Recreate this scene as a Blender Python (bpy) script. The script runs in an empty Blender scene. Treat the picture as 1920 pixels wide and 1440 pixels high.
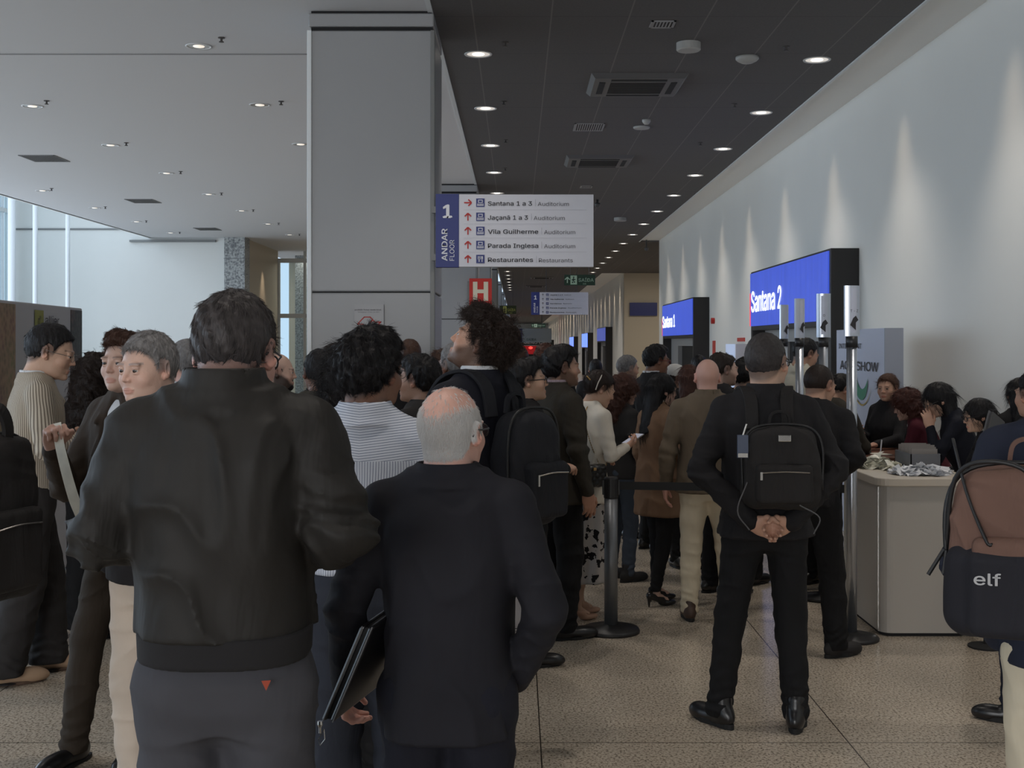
import bpy, math, random
import numpy as np
from mathutils import Vector, Matrix, Euler

# ---------------------------------------------------------------- camera, world, big lights, exposure
SC = bpy.context.scene
COL = SC.collection
F, VX, VY, EYE = 2290.0, 970.0, 645.0, 1.72      # focal length in px, vanishing point, eye height
cam_d = bpy.data.cameras.new('camera')
cam_d.sensor_width = 36.0
cam_d.lens = F / 1920 * 36
cam_d.shift_x = (960 - VX) / 1920
cam_d.shift_y = (VY - 720) / 1920
cam_d.clip_start = 0.05
cam_d.clip_end = 400
cam = bpy.data.objects.new('camera', cam_d)
cam.location = (0, 0, EYE)
cam.rotation_euler = (math.radians(90), 0, 0)
COL.objects.link(cam)
SC.camera = cam
SC.view_settings.view_transform = 'Standard'
SC.view_settings.look = 'None'
SC.view_settings.exposure = 0.74
SC.view_settings.gamma = 1.0
SC.view_settings.use_curve_mapping = False
SC.cycles.max_bounces = 6
SC.cycles.diffuse_bounces = 4
SC.cycles.glossy_bounces = 3
SC.cycles.transparent_max_bounces = 8
SC.cycles.caustics_reflective = False
SC.cycles.caustics_refractive = False
SC.cycles.sample_clamp_indirect = 4.0
SC.cycles.use_denoising = True

w = bpy.data.worlds.new('daylight')
SC.world = w
w.use_nodes = True
w.node_tree.nodes['Background'].inputs[0].default_value = (0.62, 0.79, 1.0, 1)
w.node_tree.nodes['Background'].inputs[1].default_value = 0.75

def lamp(name, kind, loc, rot, energy, color, **kw):
    d = bpy.data.lights.new(name, kind)
    d.energy = energy
    d.color = color
    for k, v in kw.items():
        setattr(d, k, v)
    o = bpy.data.objects.new(name, d)
    o.location = loc
    o.rotation_euler = rot
    COL.objects.link(o)
    return o
# overcast daylight coming in through the glazed left wall of the hall
lamp('window_daylight', 'AREA', (-12.1, 15.0, 4.4), (0, math.radians(-90), 0), 760, (0.74, 0.85, 1.0),
     shape='RECTANGLE', size=8.0, size_y=26.0)
# soft fill added behind the camera, where only a plain wall stands
lamp('rear_fill', 'AREA', (-5.0, -7.6, 2.4), (math.radians(90), 0, 0), 330, (0.97, 0.98, 1.0),
     shape='RECTANGLE', size=9.0, size_y=3.0)
WARM = (1.0, 0.80, 0.60)
NEUT = (1.0, 0.93, 0.85)
for k in range(-3, 10):      # wall washers along the right wall
    lamp('wall_washer', 'SPOT', (3.36, 8.85 + 2.53 * k, 4.33), (0, math.radians(2.5), 0), 27, WARM,
         spot_size=math.radians(62), spot_blend=1.0, shadow_soft_size=0.14)
for k in range(0, 14):
    lamp('wall_washer', 'SPOT', (3.66, 46.2 + 2.6 * k, 4.33), (0, math.radians(2.5), 0), 70, WARM,
         spot_size=math.radians(62), spot_blend=1.0, shadow_soft_size=0.14)
for k in range(-4, 12):      # recessed downlights in the dark ceiling
    for X, Y0 in ((-0.35, 10.95), (2.74, 11.17)):
        lamp('downlight_beam', 'SPOT', (X, Y0 + 2.52 * k, 4.29), (0, 0, 0), 48, NEUT,
             spot_size=math.radians(95), spot_blend=0.9, shadow_soft_size=0.09)
for k in range(-4, 8):       # downlights in the white ceiling
    for X in (-2.8, -5.35):
        lamp('downlight_beam', 'SPOT', (X, 10.66 + 2.6 * k, 4.29), (0, 0, 0), 16, NEUT,
             spot_size=math.radians(95), spot_blend=0.9, shadow_soft_size=0.09)

for k in range(14):
    lamp('wall_washer', 'SPOT', (3.66, 84 + 5.2 * k, 4.33), (0, math.radians(2.5), 0), 150, WARM, spot_size=math.radians(80), spot_blend=1.0, shadow_soft_size=0.2)
for k in range(14):
    lamp('downlight_beam', 'SPOT', (1.2, 46 + 7.5 * k, 4.28), (0, 0, 0), 150, NEUT, spot_size=math.radians(140), spot_blend=0.9, shadow_soft_size=0.2)  # strong beams added between the downlight rows to brighten the far corridor
lamp('side_corridor_fill', 'AREA', (5.6, 40.5, 4.25), (0, 0, 0), 55, NEUT, shape='RECTANGLE', size=2.5, size_y=3)  # unseen area light added to brighten the beige side corridor wall

def at(px, py, Y):
    """world point seen at pixel (px, py) at depth Y"""
    return Vector(((px - VX) * Y / F, Y, EYE + (VY - py) * Y / F))
# ---------------------------------------------------------------- helpers: materials, meshes, tagging
def lin(c):
    return tuple((v / 12.92 if v <= 0.04045 else ((v + 0.055) / 1.055) ** 2.4) for v in c)
def rgb(r, g, b):
    return lin((r / 255, g / 255, b / 255))
MATS = {}
def mat(name, col=(0.5, 0.5, 0.5), rough=0.6, metal=0.0, spec=0.5, emit=None, es=1.0, sheen=0.0, bump=None, var=None, bdist=0.01):
    """procedural principled material; bump=(scale,strength,stretch xyz), var=(scale,amount) darkens and lightens"""
    if name in MATS:
        return MATS[name]
    m = bpy.data.materials.new(name)
    m.use_nodes = True
    nt = m.node_tree
    b = nt.nodes['Principled BSDF']
    b.inputs['Base Color'].default_value = (*col, 1)
    b.inputs['Roughness'].default_value = rough
    b.inputs['Metallic'].default_value = metal
    b.inputs['Specular IOR Level'].default_value = spec
    if sheen:
        b.inputs['Sheen Weight'].default_value = sheen
    if emit:
        b.inputs['Emission Color'].default_value = (*emit, 1)
        b.inputs['Emission Strength'].default_value = es
    tc = nt.nodes.new('ShaderNodeTexCoord')
    if bump:
        sc, st, stretch = bump
        mp = nt.nodes.new('ShaderNodeMapping')
        mp.inputs['Scale'].default_value = stretch
        nt.links.new(tc.outputs['Object'], mp.inputs[0])
        n = nt.nodes.new('ShaderNodeTexNoise')
        n.inputs['Scale'].default_value = sc
        n.inputs['Detail'].default_value = 4
        n.inputs['Distortion'].default_value = 0.6
        nt.links.new(mp.outputs[0], n.inputs['Vector'])
        bp = nt.nodes.new('ShaderNodeBump')
        bp.inputs['Strength'].default_value = st
        bp.inputs['Distance'].default_value = bdist
        nt.links.new(n.outputs['Fac'], bp.inputs['Height'])
        nt.links.new(bp.outputs[0], b.inputs['Normal'])
    if var:
        sc, am = var
        n = nt.nodes.new('ShaderNodeTexNoise')
        n.inputs['Scale'].default_value = sc
        n.inputs['Detail'].default_value = 4
        nt.links.new(tc.outputs['Object'], n.inputs['Vector'])
        r = nt.nodes.new('ShaderNodeMapRange')
        r.inputs['From Min'].default_value = 0.3
        r.inputs['From Max'].default_value = 0.7
        r.inputs['To Min'].default_value = 1 - am
        r.inputs['To Max'].default_value = 1 + am
        nt.links.new(n.outputs['Fac'], r.inputs[0])
        mx = nt.nodes.new('ShaderNodeMix')
        mx.data_type = 'RGBA'
        mx.blend_type = 'MULTIPLY'
        mx.inputs[0].default_value = 1
        mx.inputs[6].default_value = (*col, 1)
        nt.links.new(r.outputs[0], mx.inputs[7])
        nt.links.new(mx.outputs[2], b.inputs['Base Color'])
    MATS[name] = m
    return m

def N(m, kind, **kw):
    n = m.node_tree.nodes.new(kind)
    for k, v in kw.items():
        setattr(n, k, v)
    return n
def L(m, a, b):
    m.node_tree.links.new(a, b)
def mathn(m, op, a, b=None, c=None):
    n = N(m, 'ShaderNodeMath', operation=op)
    for i, v in enumerate((a, b, c)):
        if v is None:
            continue
        if isinstance(v, (int, float)):
            n.inputs[i].default_value = v
        else:
            L(m, v, n.inputs[i])
    return n.outputs[0]
def mixc(m, fac, a, b):
    n = N(m, 'ShaderNodeMix', data_type='RGBA')
    for i, v in ((0, fac), (6, a), (7, b)):
        if isinstance(v, tuple):
            n.inputs[i].default_value = (*v, 1)
        elif isinstance(v, (int, float)):
            n.inputs[i].default_value = v
        else:
            L(m, v, n.inputs[i])
    return n.outputs[2]
def fabric(name, col, rough=0.85, scale=7.0, st=0.5, stretch=(1, 1, 0.35), sheen=0.0, var=0.12):
    return mat(name, col, rough, spec=0.25, sheen=sheen, bump=(scale, st, stretch), var=(3.0, var), bdist=0.035)

class MB:
    """collects boxes, tubes and polygons into one mesh"""
    def __init__(s):
        s.v = []; s.f = []; s.m = []
    def poly(s, pts, mi=0):
        n = len(s.v); s.v += [tuple(p) for p in pts]; s.f.append(tuple(range(n, n + len(pts)))); s.m.append(mi)
    def box(s, lo, hi, mi=0, M=None):
        x0, y0, z0 = lo; x1, y1, z1 = hi
        P = [(x0, y0, z0), (x1, y0, z0), (x1, y1, z0), (x0, y1, z0), (x0, y0, z1), (x1, y0, z1), (x1, y1, z1), (x0, y1, z1)]
        if M is not None:
            P = [tuple(M @ Vector(p)) for p in P]
        n = len(s.v); s.v += P
        for q in ((0, 3, 2, 1), (4, 5, 6, 7), (0, 1, 5, 4), (1, 2, 6, 5), (2, 3, 7, 6), (3, 0, 4, 7)):
            s.f.append(tuple(n + i for i in q)); s.m.append(mi)
        return s
    def tube(s, pts, r, seg=10, mi=0, caps=True):
        pts = [Vector(p) for p in pts]
        rr = r if isinstance(r, (list, tuple)) else [r] * len(pts)
        n0 = len(s.v); up = None
        for i, p in enumerate(pts):
            d = (pts[min(i + 1, len(pts) - 1)] - pts[max(i - 1, 0)]).normalized()
            if up is None:
                up = d.orthogonal().normalized()
            a = (up - d * up.dot(d)).normalized(); up = a
            b = d.cross(a)
            for j in range(seg):
                t = 2 * math.pi * j / seg
                s.v.append(tuple(p + (a * math.cos(t) + b * math.sin(t)) * rr[i]))
        for i in range(len(pts) - 1):
            for j in range(seg):
                k = (j + 1) % seg
                s.f.append((n0 + i * seg + j, n0 + i * seg + k, n0 + (i + 1) * seg + k, n0 + (i + 1) * seg + j)); s.m.append(mi)
        if caps:
            s.f.append(tuple(n0 + j for j in range(seg))[::-1]); s.m.append(mi)
            e = n0 + (len(pts) - 1) * seg
            s.f.append(tuple(e + j for j in range(seg))); s.m.append(mi)
        return s
    def lathe(s, prof, c=(0, 0, 0), seg=32, mi=0):
        """prof: (r,z) list; rotated about the vertical through c"""
        n0 = len(s.v)
        for r, z in prof:
            for j in range(seg):
                t = 2 * math.pi * j / seg
                s.v.append((c[0] + r * math.cos(t), c[1] + r * math.sin(t), c[2] + z))
        for i in range(len(prof) - 1):
            for j in range(seg):
                k = (j + 1) % seg
                s.f.append((n0 + i * seg + j, n0 + i * seg + k, n0 + (i + 1) * seg + k, n0 + (i + 1) * seg + j)); s.m.append(mi)
        if prof[0][0] > 1e-6:
            s.f.append(tuple(n0 + j for j in range(seg))[::-1]); s.m.append(mi)
        if prof[-1][0] > 1e-6:
            e = n0 + (len(prof) - 1) * seg
            s.f.append(tuple(e + j for j in range(seg))); s.m.append(mi)
        return s
    def prism(s, poly, z0, z1, mi=0, M=None):
        """poly: xy list extruded z0..z1"""
        n = len(poly)
        P = [(x, y, z0) for x, y in poly] + [(x, y, z1) for x, y in poly]
        if M is not None:
            P = [tuple(M @ Vector(p)) for p in P]
        b = len(s.v); s.v += P
        s.f.append(tuple(b + i for i in range(n))[::-1]); s.m.append(mi)
        s.f.append(tuple(b + n + i for i in range(n))); s.m.append(mi)
        for i in range(n):
            k = (i + 1) % n
            s.f.append((b + i, b + k, b + n + k, b + n + i)); s.m.append(mi)
        return s
    def build(s, name, mats, parent=None, smooth=False, bevel=0.0):
        me = bpy.data.meshes.new(name)
        me.from_pydata(s.v, [], s.f)
        if not isinstance(mats, (list, tuple)):
            mats = [mats]
        for m in mats:
            me.materials.append(m)
        if len(mats) > 1:
            me.polygons.foreach_set('material_index', s.m)
        if smooth:
            me.polygons.foreach_set('use_smooth', [True] * len(me.polygons))
        me.update()
        o = bpy.data.objects.new(name, me)
        COL.objects.link(o)
        if parent:
            o.parent = parent
        if bevel:
            md = o.modifiers.new('bevel', 'BEVEL'); md.width = bevel; md.segments = 2; md.limit_method = 'ANGLE'
        if smooth == 'auto':
            pass
        return o
def bx(lo, hi, M=None):
    return MB().box(lo, hi, 0, M)
def empty(name, loc=(0, 0, 0), rz=0.0, scale=1.0):
    o = bpy.data.objects.new(name, None)
    o.empty_display_size = 0.1
    o.location = loc; o.rotation_euler = (0, 0, rz); o.scale = (scale,) * 3
    COL.objects.link(o)
    return o
def tag(o, label=None, cat=None, group=None, kind=None):
    if label: o['label'] = label
    if cat: o['category'] = cat
    if group: o['group'] = group
    if kind: o['kind'] = kind
    return o
def struct(o):
    o['kind'] = 'structure'
    return o
def dup(root, loc, rz=None, label=None):
    r = root.copy(); COL.objects.link(r); r.location = loc
    if rz is not None: r.rotation_euler = (0, 0, rz)
    if label: r['label'] = label
    for ch in list(root.children):
        c = ch.copy(); COL.objects.link(c); c.parent = r
        for g in list(ch.children):
            d = g.copy(); COL.objects.link(d); d.parent = c
    return r

SANS = None
try:      # Blender's own interface typeface; the built-in one serves if it is missing
    import os
    _fp = os.path.join(bpy.utils.resource_path('LOCAL'), 'datafiles', 'fonts', 'Inter.woff2')
    if os.path.exists(_fp):
        SANS = bpy.data.fonts.load(_fp)
except Exception:
    SANS = None
def text_geo(txt, size, bold=0.0, align='LEFT', spacing=1.0, xs=1.0):
    """(verts, faces) of flat lettering in the xz plane, baseline at z=0"""
    c = bpy.data.curves.new('lettering', 'FONT')
    if SANS: c.font = SANS
    c.body = txt; c.size = size; c.align_x = align; c.offset = bold * size
    if SANS: c.offset = 0.0
    c.space_character = spacing; c.resolution_u = 3
    o = bpy.data.objects.new('lettering_tmp', c)
    COL.objects.link(o)
    dg = bpy.context.evaluated_depsgraph_get()
    dg.update()
    me = bpy.data.meshes.new_from_object(o.evaluated_get(dg))
    V = [(v.co.x * xs, 0.0, v.co.y) for v in me.vertices]
    Fc = [tuple(p.vertices) for p in me.polygons]
    bpy.data.objects.remove(o); bpy.data.curves.remove(c); bpy.data.meshes.remove(me)
    return V, Fc
def add_text(mb, txt, size, x, z, y=0.0, bold=0.0, align='LEFT', spacing=1.0, M=None, mi=0, xs=1.0, fit=None, rot=0.0):
    V, Fc = text_geo(txt, size, bold, align, spacing, xs)
    if fit and V:
        x0 = min(v[0] for v in V); x1 = max(v[0] for v in V)
        k = fit / (x1 - x0)
        V = [((v[0] - x0) * k if align == 'LEFT' else v[0] * k, v[1], v[2]) for v in V]
    if bold and SANS:      # heavier strokes: the same glyphs repeated a hair apart
        n_ = len(V); V0 = list(V); F0 = list(Fc)
        for q_, (ex, ez) in enumerate(((1, 0), (-1, 0), (.5, .6), (-.5, -.6))):
            V = V + [(v[0] + ex * bold * size, v[1] + .0004 * (q_ + 1), v[2] + ez * bold * size) for v in V0]
            Fc = Fc + [tuple(i + n_ * (q_ + 1) for i in f) for f in F0]
    n = len(mb.v)
    cr, sr = math.cos(rot), math.sin(rot)
    for v in V:
        p = Vector((x + v[0] * cr - v[2] * sr, y + v[1], z + v[0] * sr + v[2] * cr))
        if M is not None: p = M @ p
        mb.v.append(tuple(p))
    for f in Fc:
        mb.f.append(tuple(n + i for i in f)); mb.m.append(mi)
# ---------------------------------------------------------------- setting: floor, walls, ceilings, columns
ZC = 4.32
# floor: speckled polished terrazzo with thin joints
mf = mat('terrazzo_floor', rgb(160, 150, 138), 0.22, spec=0.5)
tc = N(mf, 'ShaderNodeTexCoord'); sep = N(mf, 'ShaderNodeSeparateXYZ'); L(mf, tc.outputs['Object'], sep.inputs[0])
b = mf.node_tree.nodes['Principled BSDF']
n1 = N(mf, 'ShaderNodeTexNoise'); n1.inputs['Scale'].default_value = 88; n1.inputs['Detail'].default_value = 2.5; n1.inputs['Roughness'].default_value = 0.65
mp = N(mf, 'ShaderNodeMapping'); mp.inputs['Scale'].default_value = (1, 0.8, 1); L(mf, tc.outputs['Object'], mp.inputs[0]); L(mf, mp.outputs[0], n1.inputs['Vector'])
n2 = N(mf, 'ShaderNodeTexNoise'); n2.inputs['Scale'].default_value = 1.3; L(mf, tc.outputs['Object'], n2.inputs['Vector'])
n3 = N(mf, 'ShaderNodeTexVoronoi'); n3.inputs['Scale'].default_value = 120; L(mf, tc.outputs['Object'], n3.inputs['Vector'])
rp = N(mf, 'ShaderNodeValToRGB'); L(mf, n1.outputs['Fac'], rp.inputs[0])
e = rp.color_ramp.elements
e[0].position = 0.38; e[0].color = (*rgb(92, 82, 72), 1)
e[1].position = 0.47; e[1].color = (*rgb(178, 165, 149), 1)
q = rp.color_ramp.elements.new(0.62); q.color = (*rgb(206, 193, 176), 1)
c2 = mixc(mf, mathn(mf, 'MULTIPLY', n3.outputs['Distance'], 0.35), rp.outputs[0], rgb(200, 188, 170))
pat = N(mf, 'ShaderNodeMapRange'); L(mf, n2.outputs['Fac'], pat.inputs[0])
pat.inputs['From Min'].default_value = 0.35; pat.inputs['From Max'].default_value = 0.65; pat.inputs['To Min'].default_value = 0.88; pat.inputs['To Max'].default_value = 1.05
mx = N(mf, 'ShaderNodeMix', data_type='RGBA', blend_type='MULTIPLY'); mx.inputs[0].default_value = 1
L(mf, c2, mx.inputs[6]); L(mf, pat.outputs[0], mx.inputs[7])
def joint(m, coord, period, off, wdt):
    t = mathn(m, 'FRACT', mathn(m, 'DIVIDE', mathn(m, 'SUBTRACT', coord, off), period))
    return mathn(m, 'LESS_THAN', mathn(m, 'ABSOLUTE', mathn(m, 'SUBTRACT', t, 0.5)), wdt / period / 2)
jx = joint(mf, sep.outputs[0], 1.33, 0.1 - 0.665, 0.006)
jy = joint(mf, sep.outputs[1], 2.66, 5.27 - 1.33, 0.006)
L(mf, mixc(mf, mathn(mf, 'MAXIMUM', jx, jy), mx.outputs[2], rgb(70, 62, 54)), b.inputs['Base Color'])
struct(bx((-14, -8, -0.2), (9, 160, 0)).build('floor', mf))

# white plaster
mw = mat('white_plaster', rgb(226, 226, 222), 0.8, spec=0.2, var=(0.6, 0.02))
mcw = mat('white_ceiling_paint', rgb(214, 214, 216), 0.85, spec=0.15, bump=(1.2, 0.08, (1, 1, 1)))
mdk = mat('dark_ceiling_tile', rgb(66, 65, 67), 0.75, spec=0.25)
tc = N(mdk, 'ShaderNodeTexCoord'); sep = N(mdk, 'ShaderNodeSeparateXYZ'); L(mdk, tc.outputs['Object'], sep.inputs[0])
jx = joint(mdk, sep.outputs[0], 0.62, -0.66, 0.012)
jy = joint(mdk, sep.outputs[1], 1.24, 0.4, 0.010)
n1 = N(mdk, 'ShaderNodeTexNoise'); n1.inputs['Scale'].default_value = 60; L(mdk, tc.outputs['Object'], n1.inputs['Vector'])
base = mixc(mdk, n1.outputs['Fac'], rgb(88, 87, 88), rgb(104, 102, 102))
c = mixc(mdk, jy, base, rgb(80, 79, 80)); c = mixc(mdk, jx, c, rgb(122, 119, 118))
L(mdk, c, mdk.node_tree.nodes['Principled BSDF'].inputs['Base Color'])
mgr = mat('granite_cladding', rgb(150, 152, 152), 0.5)
tc = N(mgr, 'ShaderNodeTexCoord'); n1 = N(mgr, 'ShaderNodeTexNoise'); n1.inputs['Scale'].default_value = 22; n1.inputs['Detail'].default_value = 5; L(mgr, tc.outputs['Object'], n1.inputs['Vector'])
rp = N(mgr, 'ShaderNodeValToRGB'); L(mgr, n1.outputs['Fac'], rp.inputs[0]); rp.color_ramp.elements[0].position = 0.38; rp.color_ramp.elements[0].color = (*rgb(105, 108, 110), 1); rp.color_ramp.elements[1].position = 0.6; rp.color_ramp.elements[1].color = (*rgb(172, 174, 172), 1)
L(mgr, rp.outputs[0], mgr.node_tree.nodes['Principled BSDF'].inputs['Base Color'])
mbeige = mat('beige_wall_paint', rgb(198, 187, 168), 0.75, spec=0.2)
mcol = mat('grey_column_panel', rgb(150, 151, 153), 0.42, spec=0.5, var=(0.8, 0.03))
mcolt = mat('grey_column_trim', rgb(120, 121, 120), 0.5)
malu = mat('white_aluminium_frame', rgb(222, 226, 228), 0.4, spec=0.5)
mbronze = mat('bronze_frame', rgb(96, 88, 76), 0.45, metal=0.5)
mgap = mat('shadow_gap', rgb(34, 34, 35), 0.9)
mglass = bpy.data.materials.new('window_glass'); mglass.use_nodes = True
nt = mglass.node_tree; nt.nodes.clear()
o_ = nt.nodes.new('ShaderNodeOutputMaterial'); t_ = nt.nodes.new('ShaderNodeBsdfTransparent'); g_ = nt.nodes.new('ShaderNodeBsdfGlossy'); g_.inputs['Roughness'].default_value = 0.02
t_.inputs[0].default_value = (0.88, 0.93, 0.93, 1)
x_ = nt.nodes.new('ShaderNodeMixShader'); x_.inputs[0].default_value = 0.08
nt.links.new(t_.outputs[0], x_.inputs[1]); nt.links.new(g_.outputs[0], x_.inputs[2]); nt.links.new(x_.outputs[0], o_.inputs[0])

# ceilings
struct(bx((-9.0, -8, ZC), (-0.68, 29.95, ZC + 0.5)).build('ceiling_white', mcw))
struct(bx((-0.68, -8, ZC), (3.10, 157, ZC + 0.5)).build('ceiling_dark', mdk))
struct(bx((3.10, 31.0, ZC - 0.003), (8.0, 44.8, ZC + 0.5)).build('ceiling_side_corridor', mdk))
mcv = mat('cove_white_paint', rgb(240, 240, 238), 0.8, spec=0.15)
struct(bx((3.10, -8, ZC + 0.03), (3.75, 31.0, ZC + 0.5)).build('ceiling_cove', mcv))
struct(bx((3.10, 44.8, ZC + 0.03), (4.0, 157, ZC + 0.5)).build('ceiling_cove_far', mcv))
struct(bx((-7.2, 29.95, ZC + 0.01), (-0.68, 40, ZC + 0.5)).build('ceiling_shop', mcw))
struct(bx((-9.0, 10.93, ZC - 0.004), (-0.68, 10.97, ZC + 0.01)).build('trim_1', mat('ceiling_seam', rgb(150, 150, 152), 0.9)))
struct(bx((-0.70, -8, ZC - 0.012), (-0.66, 157, ZC + 0.01)).build('trim_2', malu))
struct(bx((3.085, -8, ZC - 0.012), (3.11, 31, ZC + 0.03)).build('trim_3', malu))
struct(bx((-14.0, -8, 9.0), (-8.9, 31, 9.3)).build('ceiling_atrium', mcw))
struct(bx((-9.05, -8, ZC + 0.0), (-8.95, 30, 9.2)).build('wall_above_ceiling_edge', mw))

# walls
struct(bx((3.60, -8, 0), (3.90, 31.0, ZC + 0.2)).build('wall_right', mw))
struct(bx((3.90, 30.8, 0), (8.0, 31.0, ZC + 0.2)).build('wall_side_corridor_near', mw))
struct(bx((3.92, 44.8, 0), (8.2, 45.0, ZC + 0.2)).build('wall_side_corridor_far', mbeige))
struct(bx((8.0, 31.0, 0), (8.2, 44.8, ZC + 0.2)).build('wall_side_corridor_end', mbeige))
struct(bx((3.88, 45.0, 0), (4.1, 157, ZC + 0.2)).build('wall_right_far', mw))
struct(bx((-6.0, 157, 0), (8, 157.3, ZC + 0.2)).build('wall_end', mw))
struct(bx((-2.0, 40, 0), (-1.75, 157, ZC + 0.2)).build('wall_left_far', mw))
struct(bx((-12.6, 30.0, 0), (-7.14, 30.3, 9.2)).build('wall_left_end', mw))
struct(bx((-14, -8.2, 0), (4, -8.0, 9.3)).build('wall_back', mw))
struct(bx((-9.5, 29.9, 4.22), (-7.4, 30.0, 4.27)).build('trim_4', mcolt))
struct(bx((-12.4, 29.97, 4.52), (-9.1, 30.0, 4.56)).build('trim_5', mcolt))

# glazed wall on the left with white mullions
wn = empty('window_1', (-12.4, 0, 0)); struct(wn)
m = MB()
for k in range(14):
    y = 29.75 - 0.01 - k * 2.6
    m.box((-0.06, y - 0.05, 0), (0.10, y + 0.05, 9.1))
for y in (29.35, 28.95, 28.2):
    m.box((-0.02, y - 0.02, 0), (0.05, y + 0.02, 9.1))
for z in (0.05, 2.6, 4.9, 6.5):
    m.box((-0.05, -8, z), (0.07, 29.9, z + 0.09))
m.build('window_frame', malu, wn)
bx((-0.012, -8, 0.05), (0.0, 29.9, 9.0)).build('window_pane', mglass, wn)

# shop front beyond the end wall
struct(bx((-7.14, 29.75, 0), (-6.64, 30.3, ZC + 0.01)).build('wall_granite_pilaster', mgr))
m = MB()
for z in (1.1, 2.45, 3.8): m.box((-7.15, 29.74, z), (-6.63, 29.76, z + 0.012))
struct(m.build('trim_6', mcolt))
struct(bx((-6.92, 30.3, 0), (-6.72, 34.3, ZC + 0.01)).build('wall_shop_side', mbeige))
struct(bx((-7.2, 38.5, 0), (-1.5, 38.7, ZC + 0.01)).build('wall_shop_back', mbeige))
struct(bx((-6.55, 36.0, 0), (-5.9, 36.5, ZC + 0.01)).build('wall_shop_pillar', mgr))
sf = empty('window_2', (0, 34.3, 0)); struct(sf)
m = MB()
m.box((-6.92, -0.06, 0), (-6.82, 0.06, ZC)); m.box((-6.72, -0.05, 0), (-6.66, 0.05, ZC - 0.3))
for x in (-6.0, -5.2, -4.0, -2.8): m.box((x, -0.05, 0), (x + 0.07, 0.05, ZC))
for z in (0, 2.45, ZC - 0.32): m.box((-6.9, -0.045, z), (-1.8, 0.045, z + 0.12))
m.build('window_frame', mat('shop_frame', rgb(190, 192, 190), 0.4), sf)
bx((-6.9, -0.006, 0.05), (-1.8, 0.006, ZC - 0.3)).build('window_pane', mglass, sf)
lamp('shop_light', 'AREA', (-5.0, 36.0, 4.2), (0, 0, 0), 45, NEUT, shape='RECTANGLE', size=3, size_y=2)
lamp('shop_spot', 'SPOT', (-6.5, 32.2, 4.25), (0, math.radians(-4), 0), 60, WARM, spot_size=math.radians(50), spot_blend=0.8)

# round white posts of the atrium
MPOST = mat('white_post_paint', rgb(224, 226, 228), 0.45)
for i, (px, r) in enumerate(((22, 0.085), (66, 0.055), (127, 0.05))):
    p = at(px, 0, 28.0)
    o = MB().lathe([(r * 1.6, 0), (r * 1.6, 0.02), (r, 0.03), (r, 9.0)], seg=20).build('round_post', MPOST, smooth=True)
    o.location = (p.x, 28.0, 0)
    tag(o, ('thick round white post next to the glazed wall', 'slim white round post, middle one of the three by the window wall',
            'slim white round post nearest the middle, in front of the pale end wall')[i], 'post', 'round white posts in the atrium')

# columns
def column(Y, first=False):
    c = empty('column', (-1.14, Y, 0)); tag(c, kind='structure')
    W, D = 0.49, 0.50
    m = MB()
    m.box((-W, 0.02, 0), (W, 2 * D, 0.0 + 2.12)); m.box((-W, 0.02, 2.128), (W, 2 * D, ZC - 0.155)); m.box((-W, 0.02, ZC - 0.125), (W, 2 * D, ZC - 0.02))
    m.build('column_panel', mcol, c, bevel=0.012)
    m = MB(); m.box((-W + 0.02, 0.04, 0), (W - 0.02, 2 * D - 0.02, ZC)); m.build('shadow_gap', mgap, c)
    m = MB()
    for sx in (-1, 1):
        m = MB(); m.box((sx * (W - 0.010) - 0.018, 0.005, 0), (sx * (W - 0.010) + 0.018, 0.05, ZC - 0.155))
        m.build('corner_trim', malu if first and sx < 0 else mcolt, c, bevel=0.006)
    return c
C1 = column(9.5, True)
for Y in (19.8, 30.1, 40.4, 50.7, 61, 71.3, 81.6, 92, 102): column(Y)
# ---------------------------------------------------------------- signs
MBLUE = mat('navy_sign_blue', rgb(44, 54, 118), 0.5)
MWHITE = mat('white_sign_face', rgb(208, 208, 216), 0.5)
MWT = mat('white_lettering', rgb(225, 226, 232), 0.6)
MDT = mat('dark_lettering', rgb(48, 46, 50), 0.7)
MGT = mat('grey_lettering', rgb(92, 90, 96), 0.7)
MRED = mat('red_arrow', rgb(178, 44, 40), 0.6)
MLINE = mat('sign_rule', rgb(172, 172, 180), 0.7)
def arrow(m, cx, cz, s, ang, y, mi):
    c, sn = math.cos(ang), math.sin(ang)
    for i_, (x0, z0, x1, z1, wd) in enumerate(((0, -0.5, 0, 0.48, 0.17), (-0.42, 0.05, 0.0, 0.47, 0.17), (0.42, 0.05, 0.0, 0.47, 0.17))):
        dx, dz = x1 - x0, z1 - z0; l = math.hypot(dx, dz); nx, nz = -dz / l * wd / 2, dx / l * wd / 2
        P = [(x0 + nx, z0 + nz), (x0 - nx, z0 - nz), (x1 - nx, z1 - nz), (x1 + nx, z1 + nz)]
        m.poly([(cx + s * (a * c - b_ * sn), y - .0004 * i_, cz + s * (a * sn + b_ * c)) for a, b_ in P], mi)
def rect(m, x0, z0, x1, z1, y, mi=0):
    m.poly([(x0, y, z0), (x1, y, z0), (x1, y, z1), (x0, y, z1)], mi)
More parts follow.
